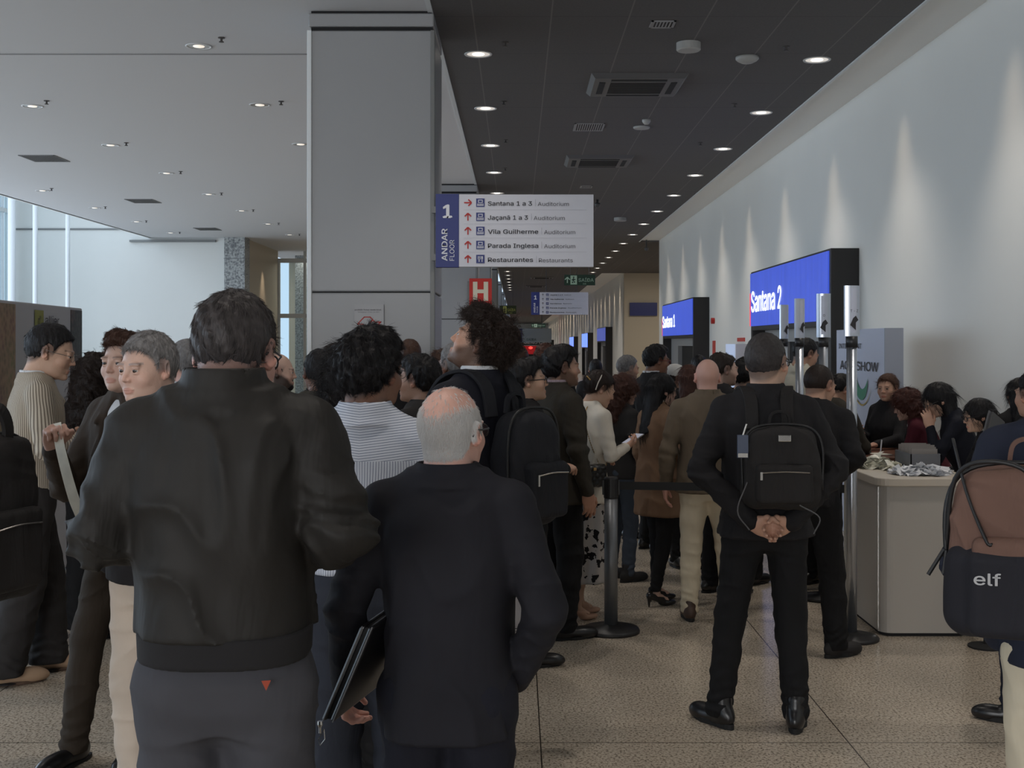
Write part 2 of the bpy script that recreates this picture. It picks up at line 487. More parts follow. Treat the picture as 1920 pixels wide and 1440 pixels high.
def directory(name, X0, Y, Z0, W, H, rows, label, text=True):
    s = empty(name, (X0, Y, Z0)); tag(s, label, 'sign')
    bw = W * 0.147
    bx((bw, 0, 0), (W, 0.06, H)).build('white_panel', MWHITE, s, bevel=0.003)
    bx((0, -0.002, -0.004), (bw, 0.062, H + 0.004)).build('blue_panel', MBLUE, s, bevel=0.003)
    m = MB(); y = -0.0055
    add_text(m, '1', H * 0.34, bw * 0.5, H * 0.68, y, bold=0.035, align='CENTER')
    add_text(m, 'ANDAR', H * 0.152, bw * 0.50, H * 0.085, y, bold=0.02, rot=math.pi / 2, fit=H * 0.44)
    add_text(m, 'FLOOR', H * 0.125, bw * 0.80, H * 0.085, y, rot=math.pi / 2, fit=H * 0.285)
    m.build('blue_panel_lettering', MWT, s)
    ma = MB(); mi = MB(); mt = MB(); mg = MB(); ml = MB()
    n = len(rows); y = -0.0045
    for i, (ang, kind, t1, w1, t2, w2) in enumerate(rows):
        cz = H * (0.885 - 0.194 * i)
        arrow(ma, bw + W * 0.057, cz, H * 0.105, ang, y, 0)
        ix = bw + W * 0.136; h = H * 0.058
        rect(mi, ix - h, cz - h, ix + h, cz + h, y, 0)
        if kind == 's':
            rect(mi, ix - h * 0.55, cz - h * 0.05, ix + h * 0.55, cz + h * 0.7, y - 0.0015, 1)
            rect(mi, ix - h * 0.38, cz + h * 0.1, ix + h * 0.38, cz + h * 0.52, y - 0.003, 0)
            rect(mi, ix - h * 0.8, cz - h * 0.75, ix + h * 0.8, cz - h * 0.55, y - 0.0015, 1)
            for k in range(5): rect(mi, ix - h * 0.75 + k * h * 0.32, cz - h * 0.48, ix - h * 0.55 + k * h * 0.32, cz - h * 0.22, y - 0.0015, 1)
        else:
            for k in (-0.55, -0.3, -0.05): rect(mi, ix + k * h - h * 0.06, cz - h * 0.1, ix + k * h + h * 0.06, cz + h * 0.65, y - 0.0015, 1)
            rect(mi, ix - h * 0.4, cz - h * 0.7, ix - h * 0.2, cz + h * 0.1, y - 0.0015, 1)
            rect(mi, ix + h * 0.3, cz - h * 0.7, ix + h * 0.48, cz + h * 0.1, y - 0.0015, 1)
            rect(mi, ix + h * 0.2, cz, ix + h * 0.58, cz + h * 0.65, y - 0.0015, 1)
        tx = bw + W * 0.184
        if text:
            add_text(mt, t1, H * 0.115, tx, cz - H * 0.04, y, bold=0.012, fit=W * w1)
            rect(ml, tx + W * (w1 + 0.0205), cz - H * 0.05, tx + W * (w1 + 0.0225), cz + H * 0.045, y, 0)
            add_text(mg, t2, H * 0.105, tx + W * (w1 + 0.037), cz - H * 0.045, y, fit=W * w2)
        else:
            add_text(mt, t1, H * 0.10, tx, cz - H * 0.03, y, bold=0.02, fit=W * w1)
            add_text(mg, t2, H * 0.10, tx + W * (w1 + 0.03), cz - H * 0.03, y, fit=W * w2)
        if i < n - 1: rect(ml, bw + W * 0.03, cz - H * 0.100, W * 0.955, cz - H * 0.097, y, 0)
    ma.build('arrow_symbols', MRED if text else MGT, s); mi.build('pictograms', [MBLUE, MWHITE], s)
    mt.build('bold_lettering', MDT, s); mg.build('light_lettering', MGT, s); ml.build('row_rules', MLINE, s)
    return s
P2 = math.pi / 2
rows1 = [(-P2, 's', 'Santana 1 a 3', .278, 'Auditorium', .197), (0, 's', 'Jaçanã 1 a 3', .252, 'Auditorium', .197),
         (0, 's', 'Vila Guilherme', .318, 'Auditorium', .197), (0, 's', 'Parada Inglesa', .318, 'Auditorium', .197),
         (0, 'r', 'Restaurantes', .285, 'Restaurants', .215)]
pA = at(817, 500.5, 9.45)
d1 = directory('directory_sign', pA.x, 9.45, pA.z, (1113 - 817) * 9.45 / F, 136 * 9.45 / F, rows1,
               'large directory sign beside the column with five red arrows, Santana topmost')
pA = at(996, 590, 26.8)
rows2 = [(0, 's', 'Jaçanã 1 a 3', .22, 'Auditorium', .12), (0, 's', 'Vila Guilherme', .24, 'Auditorium', .15),
         (0, 'r', 'Sanitários', .20, 'Restrooms', .15), (0, 's', 'Parada Inglesa', .28, 'Auditorium', .24), (0, 'r', 'Restaurantes', .25, 'Restaurants', .18)]
d2 = directory('directory_sign', pA.x, 26.8, pA.z, 107 * 26.8 / F, 42 * 26.8 / F, rows2,
               'pale directory sign hanging further down the corridor below the large one', text=False)
MROD = mat('sign_rod', rgb(70, 70, 72), 0.4, metal=0.6)
m = MB(); m.tube([(0.33, 0.03, 42 * 26.8 / F), (0.33, 0.03, ZC - pA.z)], 0.006, 6); m.tube([(1.0, 0.03, 42 * 26.8 / F), (1.0, 0.03, ZC - pA.z)], 0.006, 6)
m.build('hanging_rod', MROD, d2)
m = MB(); m.box((-0.03, 0.01, 0.05), (0.0, 0.05, 0.10)); m.box((-0.03, 0.01, 0.42), (0.0, 0.05, 0.47)); m.build('bracket', mcolt, d1)
pA = at(970, 642, 75)
s = empty('directory_sign', (pA.x, 75, pA.z)); tag(s, 'pale hanging sign at the far end of the corridor over the red-lit counter', 'sign')
bx((0.3, 0, 0), (2.1, 0.08, 0.85)).build('white_panel', mat('far_sign_face', rgb(170, 180, 186), 0.6), s); bx((0, 0, 0), (0.3, 0.08, 0.85)).build('blue_panel', MBLUE, s)
m = MB(); add_text(m, 'SAIDA', 0.28, 0.55, 0.1, -0.01); m.build('lettering', mat('green_lettering', rgb(40, 80, 60), 0.6), s)
MB().tube([(1.5, 0.04, 0.85), (1.5, 0.04, ZC - pA.z)], 0.02, 6).build('hanging_rod', MROD, s)

def exit_sign(X0, Y, Z0, W, H, col, label, top, left_arrow=True, dim=False):
    s = empty('exit_sign', (X0, Y, Z0)); tag(s, label, 'exit sign', 'hanging exit signs')
    bx((0, 0, 0), (W, 0.03, H)).build('green_panel', col, s)
    m = MB(); y = -0.004
    if left_arrow: arrow(m, W * 0.10, H * 0.5, H * 0.55, 0, y, 0)
    # running figure pictogram
    x0 = W * 0.20; rect(m, x0, H * 0.08, x0 + W * 0.21, H * 0.92, y, 0)
    k = MB(); yy = y - 0.003
    for (a, b_, c, d) in ((.40, .70, .58, .88), (.36, .36, .56, .68), (.2, .45, .38, .58), (.56, .5, .78, .6), (.5, .2, .72, .34), (.22, .16, .42, .32)):
        rect(k, x0 + W * 0.21 * a, H * (0.08 + .84 * b_), x0 + W * 0.21 * c, H * (0.08 + .84 * d), yy, 0)
    k.build('running_figure', col, s)
    add_text(m, 'SAÍDA', H * 0.62, W * 0.46, H * 0.34, y, fit=W * 0.49)
    add_text(m, 'Exit', H * 0.26, W * 0.60, H * 0.08, y)
    m.build('exit_lettering', mat('pale_green_lettering', rgb(178, 205, 182), 0.5) if not dim else mat('yellow_green_lettering', rgb(196, 200, 110), 0.5), s)
    m = MB(); m.tube([(W * .2, .015, H), (W * .2, .015, top - Z0)], 0.004, 5); m.tube([(W * .8, .015, H), (W * .8, .015, top - Z0)], 0.004, 5); m.build('hanging_wire', MROD, s)
MGRN = mat('exit_green', rgb(24, 58, 42), 0.5)
p = at(1058, 535, 24.0); exit_sign(p.x, 24.0, p.z, 58 * 24 / F, 20 * 24 / F, MGRN, 'green hanging exit sign just below the right end of the big directory sign', ZC)
p = at(937, 589, 44.0); exit_sign(p.x, 44.0, p.z, 31 * 44 / F, 16 * 44 / F, mat('exit_olive', rgb(52, 62, 34), 0.5), 'small yellow-green exit sign hanging right of the red H sign', ZC, False, True)
p = at(996, 614, 85.0); exit_sign(p.x, 85.0, p.z, 27 * 85 / F, 7 * 85 / F, MGRN, 'tiny dark green exit sign at the far end of the corridor', ZC)

# red H sign (fire hydrant) standing off the second column
p0 = at(880, 585, 19.75)
s = empty('hydrant_sign', (p0.x, 19.75, p0.z)); tag(s, 'red sign with a white letter H fixed to the second column', 'sign')
W, H = 42 * 19.75 / F, 63 * 19.75 / F
bx((0, 0, 0), (W, 0.05, H)).build('red_panel', mat('hydrant_red', rgb(196, 44, 34), 0.5), s)
m = MB()
for x in (0.16, 0.64): rect(m, W * x, H * 0.33, W * (x + 0.2), H * 0.90, -0.004)
rect(m, W * .36, H * .56, W * .64, H * .67, -0.004)
m.poly([(W * .3, -.005, H * .1), (W * .36, -.004, H * .06), (W * .42, -.004, H * .1), (W * .36, -.004, H * .16)])
add_text(m, 'Extintor', H * .1, W * .5, H * .12, -.004)
m.build('white_letter', mat('cream_lettering', rgb(222, 214, 190), 0.6), s)
bx((-0.03, 0.01, 0.1), (0.0, 0.04, 0.5)).build('bracket', mcolt, s)

# no-smoking sticker on the first column
p = at(664, 625, 9.5)
k = 9.515 / F
s = empty('no_smoking_sign', (p.x, 9.514, p.z)); tag(s, 'no smoking notice with red state outline on the grey column', 'sign')
bx((0, -0.002, 0), (56 * k, 0.0, 54 * k)).build('clear_sheet', mat('sticker_sheet', rgb(152, 152, 154), 0.4), s)
m = MB(); y = -0.0035
ol = [(6, 17.5), (18.5, 30.5), (30, 30.5), (39, 20.5), (50, 21.5), (37, 9), (24.5, 8.5), (17, 17)]
ctr = (28, 19)
for i in range(len(ol)):
    a = ol[i]; b_ = ol[(i + 1) % len(ol)]
    dx, dz = b_[0] - a[0], b_[1] - a[1]; l = math.hypot(dx, dz); nx, nz = -dz / l * .95, dx / l * .95
    ex, ez = dx / l * .7, dz / l * .7
    m.poly([((a[0] - ex + nx) * k, y, (a[1] - ez + nz) * k), ((a[0] - ex - nx) * k, y, (a[1] - ez - nz) * k), ((b_[0] + ex - nx) * k, y, (b_[1] + ez - nz) * k), ((b_[0] + ex + nx) * k, y, (b_[1] + ez + nz) * k)])
m.poly([(21.5 * k, y, 12 * k), (23 * k, y, 11 * k), (35 * k, y, 24.5 * k), (33.5 * k, y, 25.5 * k)])
m.build('red_outline', MRED, s)
m = MB(); add_text(m, 'proibido fumar neste local.', 5.2 * k, 1 * k, 43 * k, y, bold=.02, fit=50 * k); add_text(m, 'Lei Estadual 13.541, de 2009', 3.4 * k, 7 * k, 39 * k, y, fit=40 * k)
rect(m, 25 * k, 16.6 * k, 36 * k, 18 * k, y - .001); rect(m, 24 * k, 22 * k, 24.8 * k, 27 * k, y - .001); rect(m, 27 * k, 21 * k, 27.6 * k, 25 * k, y - .001)
rect(m, 55.2 * k, 0, 56 * k, 54 * k, y - .001)
m.build('lettering', MGT, s)

# blue board in the side corridor
p = at(1181, 592, 44.7)
o = bx((0, 0, 0), (1.0, 0.06, 0.48)).build('blue_board', mat('board_blue', rgb(36, 44, 110), 0.4)); o.location = p
tag(o, 'dark blue wall board on the beige wall of the side corridor', 'sign')
p = at(1161, 650, 60)

# ---------------------------------------------------------------- black door portals with lit screens
MBLK = mat('black_portal_laminate', rgb(34, 32, 32), 0.45)
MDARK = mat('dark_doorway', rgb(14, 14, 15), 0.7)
def scr_mat(name, col, es):
    m = mat(name, (0.01, 0.01, 0.02), 0.3, emit=col, es=es)
    tc = N(m, 'ShaderNodeTexCoord'); n = N(m, 'ShaderNodeTexNoise'); n.inputs['Scale'].default_value = 9; mp = N(m, 'ShaderNodeMapping'); mp.inputs['Scale'].default_value = (1, 1, 0.15)
    L(m, tc.outputs['Object'], mp.inputs[0]); L(m, mp.outputs[0], n.inputs['Vector'])
    L(m, mixc(m, n.outputs['Fac'], tuple(v * 0.78 for v in col), tuple(min(v * 1.2, 1) for v in col)), m.node_tree.nodes['Principled BSDF'].inputs['Emission Color'])
    return m
MSCR = scr_mat('blue_screen', rgb(58, 84, 200), 0.62)
MSCR2 = scr_mat('pale_blue_screen', rgb(96, 126, 226), 1.1)
MSCR3 = scr_mat('dull_blue_screen', rgb(70, 82, 158), 0.6)
MTXT = mat('lit_white_lettering', (.8, .8, .8), 0.5, emit=rgb(226, 232, 255), es=1.0)
MREDL = mat('lit_red_strip', (.5, .05, .08), 0.5, emit=rgb(220, 52, 70), es=0.8)
def portal(Xw, Xp, Y0, Y1, top, scr_bottom, label, txt=None, smat=None, tsize=0.55):
    s = empty('door_portal', (Xw, Y0, 0)); tag(s, label, 'doorway')
    d = Xp - Xw; Ln = Y1 - Y0
    m = MB()
    m.box((d, 0, 0), (0, 0.10, top)); m.box((d, Ln - 0.10, 0), (0, Ln, top)); m.box((d, 0.10, top - 0.05), (0, Ln - 0.10, top)); m.box((d, 0.10, scr_bottom - 0.06), (0, Ln - 0.10, scr_bottom))
    m.build('portal_frame', MBLK, s, bevel=0.004)
    bx((d - 0.015, 0.06, scr_bottom), (d + 0.02, Ln - 0.02, top - 0.025)).build('screen', smat or MSCR, s)
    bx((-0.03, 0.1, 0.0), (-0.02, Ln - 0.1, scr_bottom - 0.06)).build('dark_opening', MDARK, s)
    m = MB(); m.box((-0.12, 0.1, 0), (-0.02, 0.75, scr_bottom - 0.06)); m.box((-0.12, Ln - 1.25, 0), (-0.02, Ln - 0.1, scr_bottom - 0.06)); m.box((-0.12, .75, scr_bottom - 0.22), (-0.02, Ln - 1.25, scr_bottom - 0.06))
    m.build('door_leaf', mat('grey_door_leaf', rgb(150, 150, 150), 0.5), s)
    if txt:
        # lettering on the corridor face, read from the corridor: +x of text runs towards the far end -> mirrored frame
        M = Matrix(((0, 1, 0, d - 0.021), (-1, 0, 0, 0), (0, 0, 1, 0), (0, 0, 0, 1)))
        m = MB(); add_text(m, txt, tsize, -(Ln - 0.12), scr_bottom + (top - scr_bottom) * 0.26, 0, bold=0.012, M=M, fit=Ln * 0.44)
        m.build('screen_lettering', MTXT, s)
        MB().box((d - 0.018, Ln - 0.05, scr_bottom), (d + 0.0, Ln + 0.0, top - 0.3)).build('red_strip', MREDL, s)
    return s
portal(3.60, 3.30, 12.86, 17.25, 2.73, 1.97, 'nearest black door portal with a blue screen reading Santana 2', 'Santana 2')
portal(3.60, 3.30, 22.9, 27.7, 2.60, 1.90, 'second black door portal with a blue screen reading Santana 1', 'Santana 1', tsize=.5)
portal(3.88, 3.60, 49.8, 55.0, 2.42, 1.85, 'black door portal with a dull blue screen past the side corridor', None, MSCR3)
portal(3.88, 3.60, 62.5, 68.0, 2.30, 1.55, 'black door portal with a bright screen, second past the side corridor', None, MSCR2)
portal(3.88, 3.60, 78.0, 84.0, 2.20, 1.55, 'tiny furthest black door portal in the distance with pale screen', None, MSCR2)

# alarm, extinguisher sign on the right wall
o = MB().tube([(0, 0, 0), (-0.06, 0, 0)], 0.055, 16).build('fire_alarm', mat('alarm_red', rgb(168, 30, 26), 0.4), smooth=False)
p = at(1334, 602, 22.5); o.location = (3.60, 22.3, p.z); tag(o, 'round red fire alarm on the white wall between the two blue screens', 'fire alarm')
o = MB().box((-0.02, -0.12, 0), (0, 0.12, 0.42)).build('extinguisher_sign', mat('faded_red', rgb(186, 70, 60), 0.6)); o.location = (3.60, 22.3, 1.36)
tag(o, 'small red sign strip under the fire alarm on the wall', 'sign')
o = MB().box((-0.02, -0.3, 0), (0, 0.3, 0.06)).build('extinguisher_sign', MATS['faded_red']); o.location = (3.60, 19.6, 1.76)
tag(o, 'short red label on the wall above the pale lightbox', 'sign')
MLB = mat('lightbox_face', rgb(190, 200, 224), 0.5, emit=rgb(170, 186, 216), es=0.28)
s = empty('light_totem', (3.15, 17.9, 0)); tag(s, 'plain pale blue display totem left of the backpacked man', 'totem')
bx((-0.02, -0.35, 0), (0.02, 0.45, 1.72)).build('totem_face', MLB, s); bx((-0.02, -0.42, 0), (0.32, -0.35, 1.72)).build('totem_side', MWHITE, s)

# totem with the event lettering
A = Vector((2.98, 9.92, 0)); B_ = Vector((3.0, 11.4, 0))
s = empty('event_totem', A); tag(s, 'white event totem with dark lettering and green swoosh behind the counter', 'totem')
dv = (B_ - A).normalized(); ln = (B_ - A).length
H = EYE + 30 * 9.92 / F
nn = Vector((-dv.y, dv.x, 0))
M = Matrix(((-dv.x, -nn.x, 0, dv.x * ln), (-dv.y, -nn.y, 0, dv.y * ln), (0, 0, 1, 0), (0, 0, 0, 1)))
# face is the side towards the corridor
m = MB(); m.poly([(0, 0, 0.05), (dv.x * ln, dv.y * ln, 0.05), (dv.x * ln, dv.y * ln, H), (0, 0, H)])
m.box((0.0, 0.0, 0.05), (0.02, ln, H - .001)); m.build('totem_face', mat('totem_white_face', rgb(196, 202, 222), 0.45), s)
bx((0.0, -0.02, 0.0), (0.15, 0.0, H)).build('totem_side', mat('totem_side_grey', rgb(158, 164, 178), 0.45), s)
bx((0.02, 0.0, 0.0), (0.15, ln, H - 0.01)).build('totem_body', MWHITE, s)
m = MB()
Mt = Matrix(((0, 1, 0, -0.008), (-1, 0, 0, 0), (0, 0, 1, 0), (0, 0, 0, 1)))
add_text(m, 'INTELLIGENT', 0.085, -(ln * 0.93), H - 0.17, 0, M=Mt, fit=ln * .50, bold=.01)
add_text(m, 'AGRISHOW', 0.15, -(ln * 0.90), H - 0.36, 0, M=Mt, fit=ln * 0.80, bold=.012)
m.build('lettering', MDT, s)
m = MB()
for r0, r1, mi in ((0.20, 0.30, 0), (0.33, 0.345, 1)):
    for i in range(12):
        a0 = math.pi * (0.98 + 0.85 * i / 12); a1 = math.pi * (0.98 + 0.85 * (i + 1) / 12)
        w0 = math.sin(math.pi * i / 12) ** .7; w1 = math.sin(math.pi * (i + 1) / 12) ** .7
        cy, cz = ln * 0.42, H - 0.32
        P = [(-(math.cos(a0)) * r0 , math.sin(a0) * r0), (-(math.cos(a0)) * (r0 + (r1 - r0) * w0), math.sin(a0) * (r0 + (r1 - r0) * w0)), (-(math.cos(a1)) * (r0 + (r1 - r0) * w1), math.sin(a1) * (r0 + (r1 - r0) * w1)), (-(math.cos(a1)) * r0, math.sin(a1) * r0)]
        m.poly([(-0.007, cy + a, cz + b_) for a, b_ in P], mi)
m.build('swoosh', [mat('swoosh_green', rgb(50, 130, 100), 0.5), mat('swoosh_gold', rgb(176, 150, 70), 0.5)], s)

# pop-up banner on the left
A = Vector((-3.20, 6.9, 0)); B_ = Vector((-3.42, 9.6, 0)); ln = (B_ - A).length
s = empty('banner_wall', A, math.atan2((B_ - A).y, (B_ - A).x)); tag(s, 'grey pop-up banner wall with vegetable photo strips on its edges, behind striped jacket man', 'banner')
H = 2.0
bx((-0.02, 0, 0.04), (ln, 0.30, H)).build('banner_face', mat('banner_grey', rgb(176, 175, 178), 0.55), s, bevel=0.01)
def photo_mat(name, c1, c2, c3, sc):
    m = mat(name, c1, 0.5); tc = N(m, 'ShaderNodeTexCoord'); v = N(m, 'ShaderNodeTexVoronoi'); v.inputs['Scale'].default_value = sc; L(m, tc.outputs['Object'], v.inputs['Vector'])
    n = N(m, 'ShaderNodeTexNoise'); n.inputs['Scale'].default_value = 2.5; L(m, tc.outputs['Object'], n.inputs['Vector'])
    r = N(m, 'ShaderNodeValToRGB'); L(m, n.outputs['Fac'], r.inputs[0]); r.color_ramp.elements[0].position = .4; r.color_ramp.elements[1].position = .6
    r.color_ramp.elements[0].color = (*c1, 1); r.color_ramp.elements[1].color = (*c2, 1)
    L(m, mixc(m, mathn(m, 'MULTIPLY', v.outputs['Distance'], 1.3), r.outputs[0], c3), m.node_tree.nodes['Principled BSDF'].inputs['Base Color'])
    return m
bx((0.78, -0.004, 0.06), (1.10, 0.0, H - .02)).build('photo_strip', photo_mat('fruit_photo', rgb(96, 38, 46), rgb(104, 110, 62), rgb(150, 120, 90), 22), s)
bx((2.38, -0.004, 0.06), (ln - 0.02, 0.0, H - .02)).build('photo_strip', photo_mat('leaf_photo', rgb(62, 74, 74), rgb(120, 70, 64), rgb(30, 40, 40), 30), s)
m = MB()
m.poly([(1.50, -.005, 1.84), (1.70, -.005, 1.84), (1.70, -.005, 1.955), (1.50, -.005, 1.955)])
m.build('logo_square', mat('olive_square', rgb(140, 140, 66), 0.6), s)
m = MB(); add_text(m, "d'", .13, 1.56, 1.85, -.007); add_text(m, "allier", .12, 1.73, 1.86, -.007, fit=.34); add_text(m, "brasil", .07, 1.86, 1.50, -.007)
m.build('lettering', MDT, s)
bx((-0.1, -0.25, 0), (0.3, 0.28, 0.04)).build('base_plate', mcolt, s)
# food counter at the far end with red lamps
s = empty('food_kiosk', (0, 110, 0)); tag(s, 'distant food counter with dark menu boards and red lights at corridor end', 'food counter')
bx((-1.6, 0, 0), (3.6, 2.0, 0.8)).build('counter_front', MDARK, s)
bx((-1.6, 0.6, 0.8), (3.6, 2.0, 1.55)).build('red_back_panel', mat('kiosk_red', rgb(120, 24, 26), .5, emit=rgb(120, 20, 24), es=.5), s)
bx((0.4, -0.05, 1.62), (3.3, 0.6, 2.1)).build('menu_board', mat('menu_black', rgb(38, 42, 42), .5), s)
m = MB(); add_text(m, 'MENU CAFE', .34, .6, 1.74, -.07, fit=2.4); m.build('menu_lettering', MWT, s)
m = MB()
for x in (-1.2, -0.4, 0.4, 1.2): m.lathe([(0, .16), (.16, .1), (.2, 0), (.1, -.08), (0, -.1)], c=(x, .3, 1.35), seg=12)
m.build('red_lamp', mat('red_lamp_glow', (.4, .02, .02), .5, emit=rgb(255, 70, 60), es=1.0), s)
# ---------------------------------------------------------------- things on the ceilings
MRING = mat('downlight_ring', rgb(210, 210, 210), 0.35)
MREFL = mat('downlight_reflector', rgb(190, 190, 190), 0.3, emit=rgb(214, 206, 196), es=0.45)
MLAMP = mat('downlight_lamp', (1, 1, 1), 0.5, emit=rgb(255, 240, 220), es=0.45)
MLAMPB = mat('downlight_lamp_bright', (1, 1, 1), 0.5, emit=rgb(255, 244, 228), es=2.2)
MREFLD = mat('downlight_reflector_dim', rgb(200, 200, 200), 0.25, metal=.8)
def downlight(loc, label, group, lampm, r=0.115, refl=None):
    s = empty('downlight', loc); tag(s, label, 'ceiling light', group)
    MB().lathe([(r * .9, 0.02), (r * .9, -0.004), (r * 1.08, -0.008), (r * 1.1, 0.0)], seg=24).build('trim_ring', MRING, s, smooth=True)
    MB().lathe([(r * .9, -0.002), (r * .6, -0.0005), (0.0001, -0.0005)], seg=24).build('reflector', refl or MREFL, s, smooth=False)
    m = MB(); m.lathe([(r * .5, -0.001), (r * .45, -0.006), (0.0001, -0.007)], seg=16); m.build('bulb', lampm, s, smooth=True)
    return s
proto = None
place = [((-0.35, 10.95 + 2.52 * k, ZC), 'left row of downlights in the dark ceiling', MLAMPB, 'lit round downlight in the left row along the dark ceiling') for k in range(0, 20)] + \
        [((2.74, 11.17 + 2.55 * k, ZC), 'right row of downlights in the dark ceiling', MLAMPB, 'lit round downlight in the right row along the dark ceiling') for k in range(0, 16)]
nth = ['first', 'second', 'third', 'fourth', 'fifth', 'sixth', 'seventh', 'eighth', 'ninth', 'tenth', 'eleventh', 'twelfth', 'thirteenth', 'fourteenth', 'fifteenth', 'sixteenth', 'seventeenth', 'eighteenth', 'nineteenth', 'twentieth']
pd = downlight((0, 0, ZC), 'x', 'x', MLAMPB); pw = None
cnt = {}
first = True
for loc, g, lm, lb in place:
    i = cnt.get(g, 0); cnt[g] = i + 1
    if first: o = pd; o.location = loc; first = False
    else: o = dup(pd, loc)
    o['group'] = g
    o['label'] = 'round downlight in the %s row of the dark ceiling, %s from the camera' % (g.split()[0], nth[i])
pw = downlight((-2.75, 10.66, ZC), 'round recessed downlight in the white ceiling nearest the grey column top', 'downlights in the white ceiling', MLAMP, r=.105, refl=MREFLD)
MSPK = mat('sprinkler_dark', rgb(70, 66, 64), 0.5)
def sprinkler(loc, label, g):
    s = MB(); s.lathe([(0.03, 0.0), (0.03, -0.006), (0.010, -0.008), (0.010, -0.03), (0.022, -0.036), (0.022, -0.04), (0, -0.041)], seg=12)
    o = s.build('sprinkler', MSPK); o.location = loc; tag(o, label, 'sprinkler', g); return o
ps = None
rown = ['right', 'middle', 'left']
for r, (X, Y0, n) in enumerate(((-2.78, 10.66, 7), (-5.3, 13.35, 7), (-8.05, 20.7, 4))):
    for k in range(n):
        loc = (X - 0.02 * k, Y0 + 2.62 * k, ZC)
        lb = 'round downlight of the white ceiling, %s row, %s from the camera' % (rown[r], nth[k])
        if r == 0 and k == 0: pw['label'] = lb; pw.location = loc
        else: dup(pw, loc, label=lb)
        sl = (loc[0] + 0.27, loc[1] - 0.3 + (0.1 if k else 0), ZC)
        sb = 'small sprinkler head next to the %s downlight of the %s row, white ceiling' % (nth[k], rown[r])
        if ps is None: ps = sprinkler(sl, sb, 'sprinklers in the white ceiling')
        else:
            q_ = ps.copy(); COL.objects.link(q_); q_.location = sl; q_['label'] = sb
for i, (px, py) in enumerate(((947, 79), (1474, 87), (944, 190), (1377, 195), (948, 262), (1313, 267), (947, 315))):
    Y = F * 2.6 / (VY - py)
    q_ = ps.copy(); COL.objects.link(q_); q_.location = ((px - VX) * Y / F, Y, ZC); q_['group'] = 'sprinklers in the dark ceiling'
    q_['label'] = ['sprinkler in the dark ceiling near the first left downlight', 'sprinkler in the dark ceiling left of the first right downlight', 'sprinkler between first and second left downlights, dark ceiling',
                   'sprinkler left of the second right downlight, dark ceiling', 'sprinkler near the third left downlight, dark ceiling', 'sprinkler near the third right downlight, dark ceiling', 'sprinkler near the fourth left downlight, dark ceiling'][i]
# air grilles in the white ceiling
MGRL = mat('air_grille', rgb(112, 112, 112), 0.6)
def grille(x, y, w_, d_, label, matl=MGRL, g='return air grilles'):
    s = empty('air_grille', (x, y, ZC)); tag(s, label, 'air grille', g)
    m = MB(); t = 0.02
    m.box((-w_ / 2, -d_ / 2, -0.008), (w_ / 2, -d_ / 2 + t, 0)); m.box((-w_ / 2, d_ / 2 - t, -0.008), (w_ / 2, d_ / 2, 0))
    m.box((-w_ / 2, -d_ / 2, -0.008), (-w_ / 2 + t, d_ / 2, 0)); m.box((w_ / 2 - t, -d_ / 2, -0.008), (w_ / 2, d_ / 2, 0)); m.build('frame', matl, s)
    m = MB(); n = int(w_ / 0.03)
    for i in range(n): m.box((-w_ / 2 + t + i * (w_ - 2 * t) / n, -d_ / 2 + t, -0.006), (-w_ / 2 + t + i * (w_ - 2 * t) / n + 0.012, d_ / 2 - t, 0))
    m.build('slats', matl, s)
    bx((-w_ / 2, -d_ / 2, -0.001), (w_ / 2, d_ / 2, 0.001)).build('backing', mat('grille_dark', rgb(60, 60, 60), 0.8), s)
grille(-6.62, 17.1, 0.5, 0.6, 'grey square air grille in the white ceiling, nearest of three')
grille(-6.80, 22.2, 0.5, 0.6, 'grey square air grille in the white ceiling, middle of three')
grille(-7.0, 27.6, 0.5, 0.6, 'grey square air grille in the white ceiling, furthest of three')
MWG = mat('white_grille', rgb(150, 150, 152), 0.6)
def Yof(py): return F * 2.6 / (VY - py)
def Xof(px, py): return (px - VX) * Yof(py) / F
grille(Xof(1104, 238), Yof(238), 0.36, 0.50, 'white slatted air grille in the dark ceiling between the cassettes', MWG, 'air grilles in the dark ceiling')
grille(Xof(1242, 45), Yof(45), 0.20, 0.22, 'small white air grille at the top of the dark ceiling', MWG, 'air grilles in the dark ceiling')
grille(Xof(1099, 350), Yof(350), 0.20, 0.3, 'small white grille in the dark ceiling above the directory sign', MWG, 'air grilles in the dark ceiling')
# ceiling cassettes
MCAS = mat('cassette_grey', rgb(92, 92, 94), 0.5)
def cassette(px, py, label):
    Y = F * 2.57 / (VY - py); X = (px - VX) * Y / F
    s = empty('ceiling_cassette', (X, Y, ZC)); tag(s, label, 'air conditioner', 'ceiling cassettes'); h = .47
    m = MB(); P0 = [(-h, -h), (h, -h), (h, h), (-h, h)]; q_ = .43
    P1 = [(-q_, -q_), (q_, -q_), (q_, q_), (-q_, q_)]; i_ = .27; P2_ = [(-i_, -i_), (i_, -i_), (i_, i_), (-i_, i_)]
    for i in range(4):
        k = (i + 1) % 4
        m.poly([(*P0[i], 0), (*P0[k], 0), (*P1[k], -.045), (*P1[i], -.045)]); m.poly([(*P1[i], -.045), (*P1[k], -.045), (*P2_[k], -.05), (*P2_[i], -.05)])
    m.build('cassette_cover', MCAS, s)
    m = MB()
    for (a, b_, c, d) in ((-.27, -.38, .27, -.32), (-.27, .32, .27, .38), (-.38, -.27, -.32, .27), (.32, -.27, .38, .27)): m.box((a, b_, -.052), (c, d, -.046))
    m.build('air_slots', mgap, s)
    m = MB(); m.box((-.27, -.27, -.045), (.27, .27, -.035), 0)
    for i in range(12): m.box((-.27, -.26 + i * .045, -.052), (.27, -.25 + i * .045, -.045), 1)
    m.build('intake_grille', [MDARK, mat('intake_bar', rgb(48, 48, 50), .5)], s)
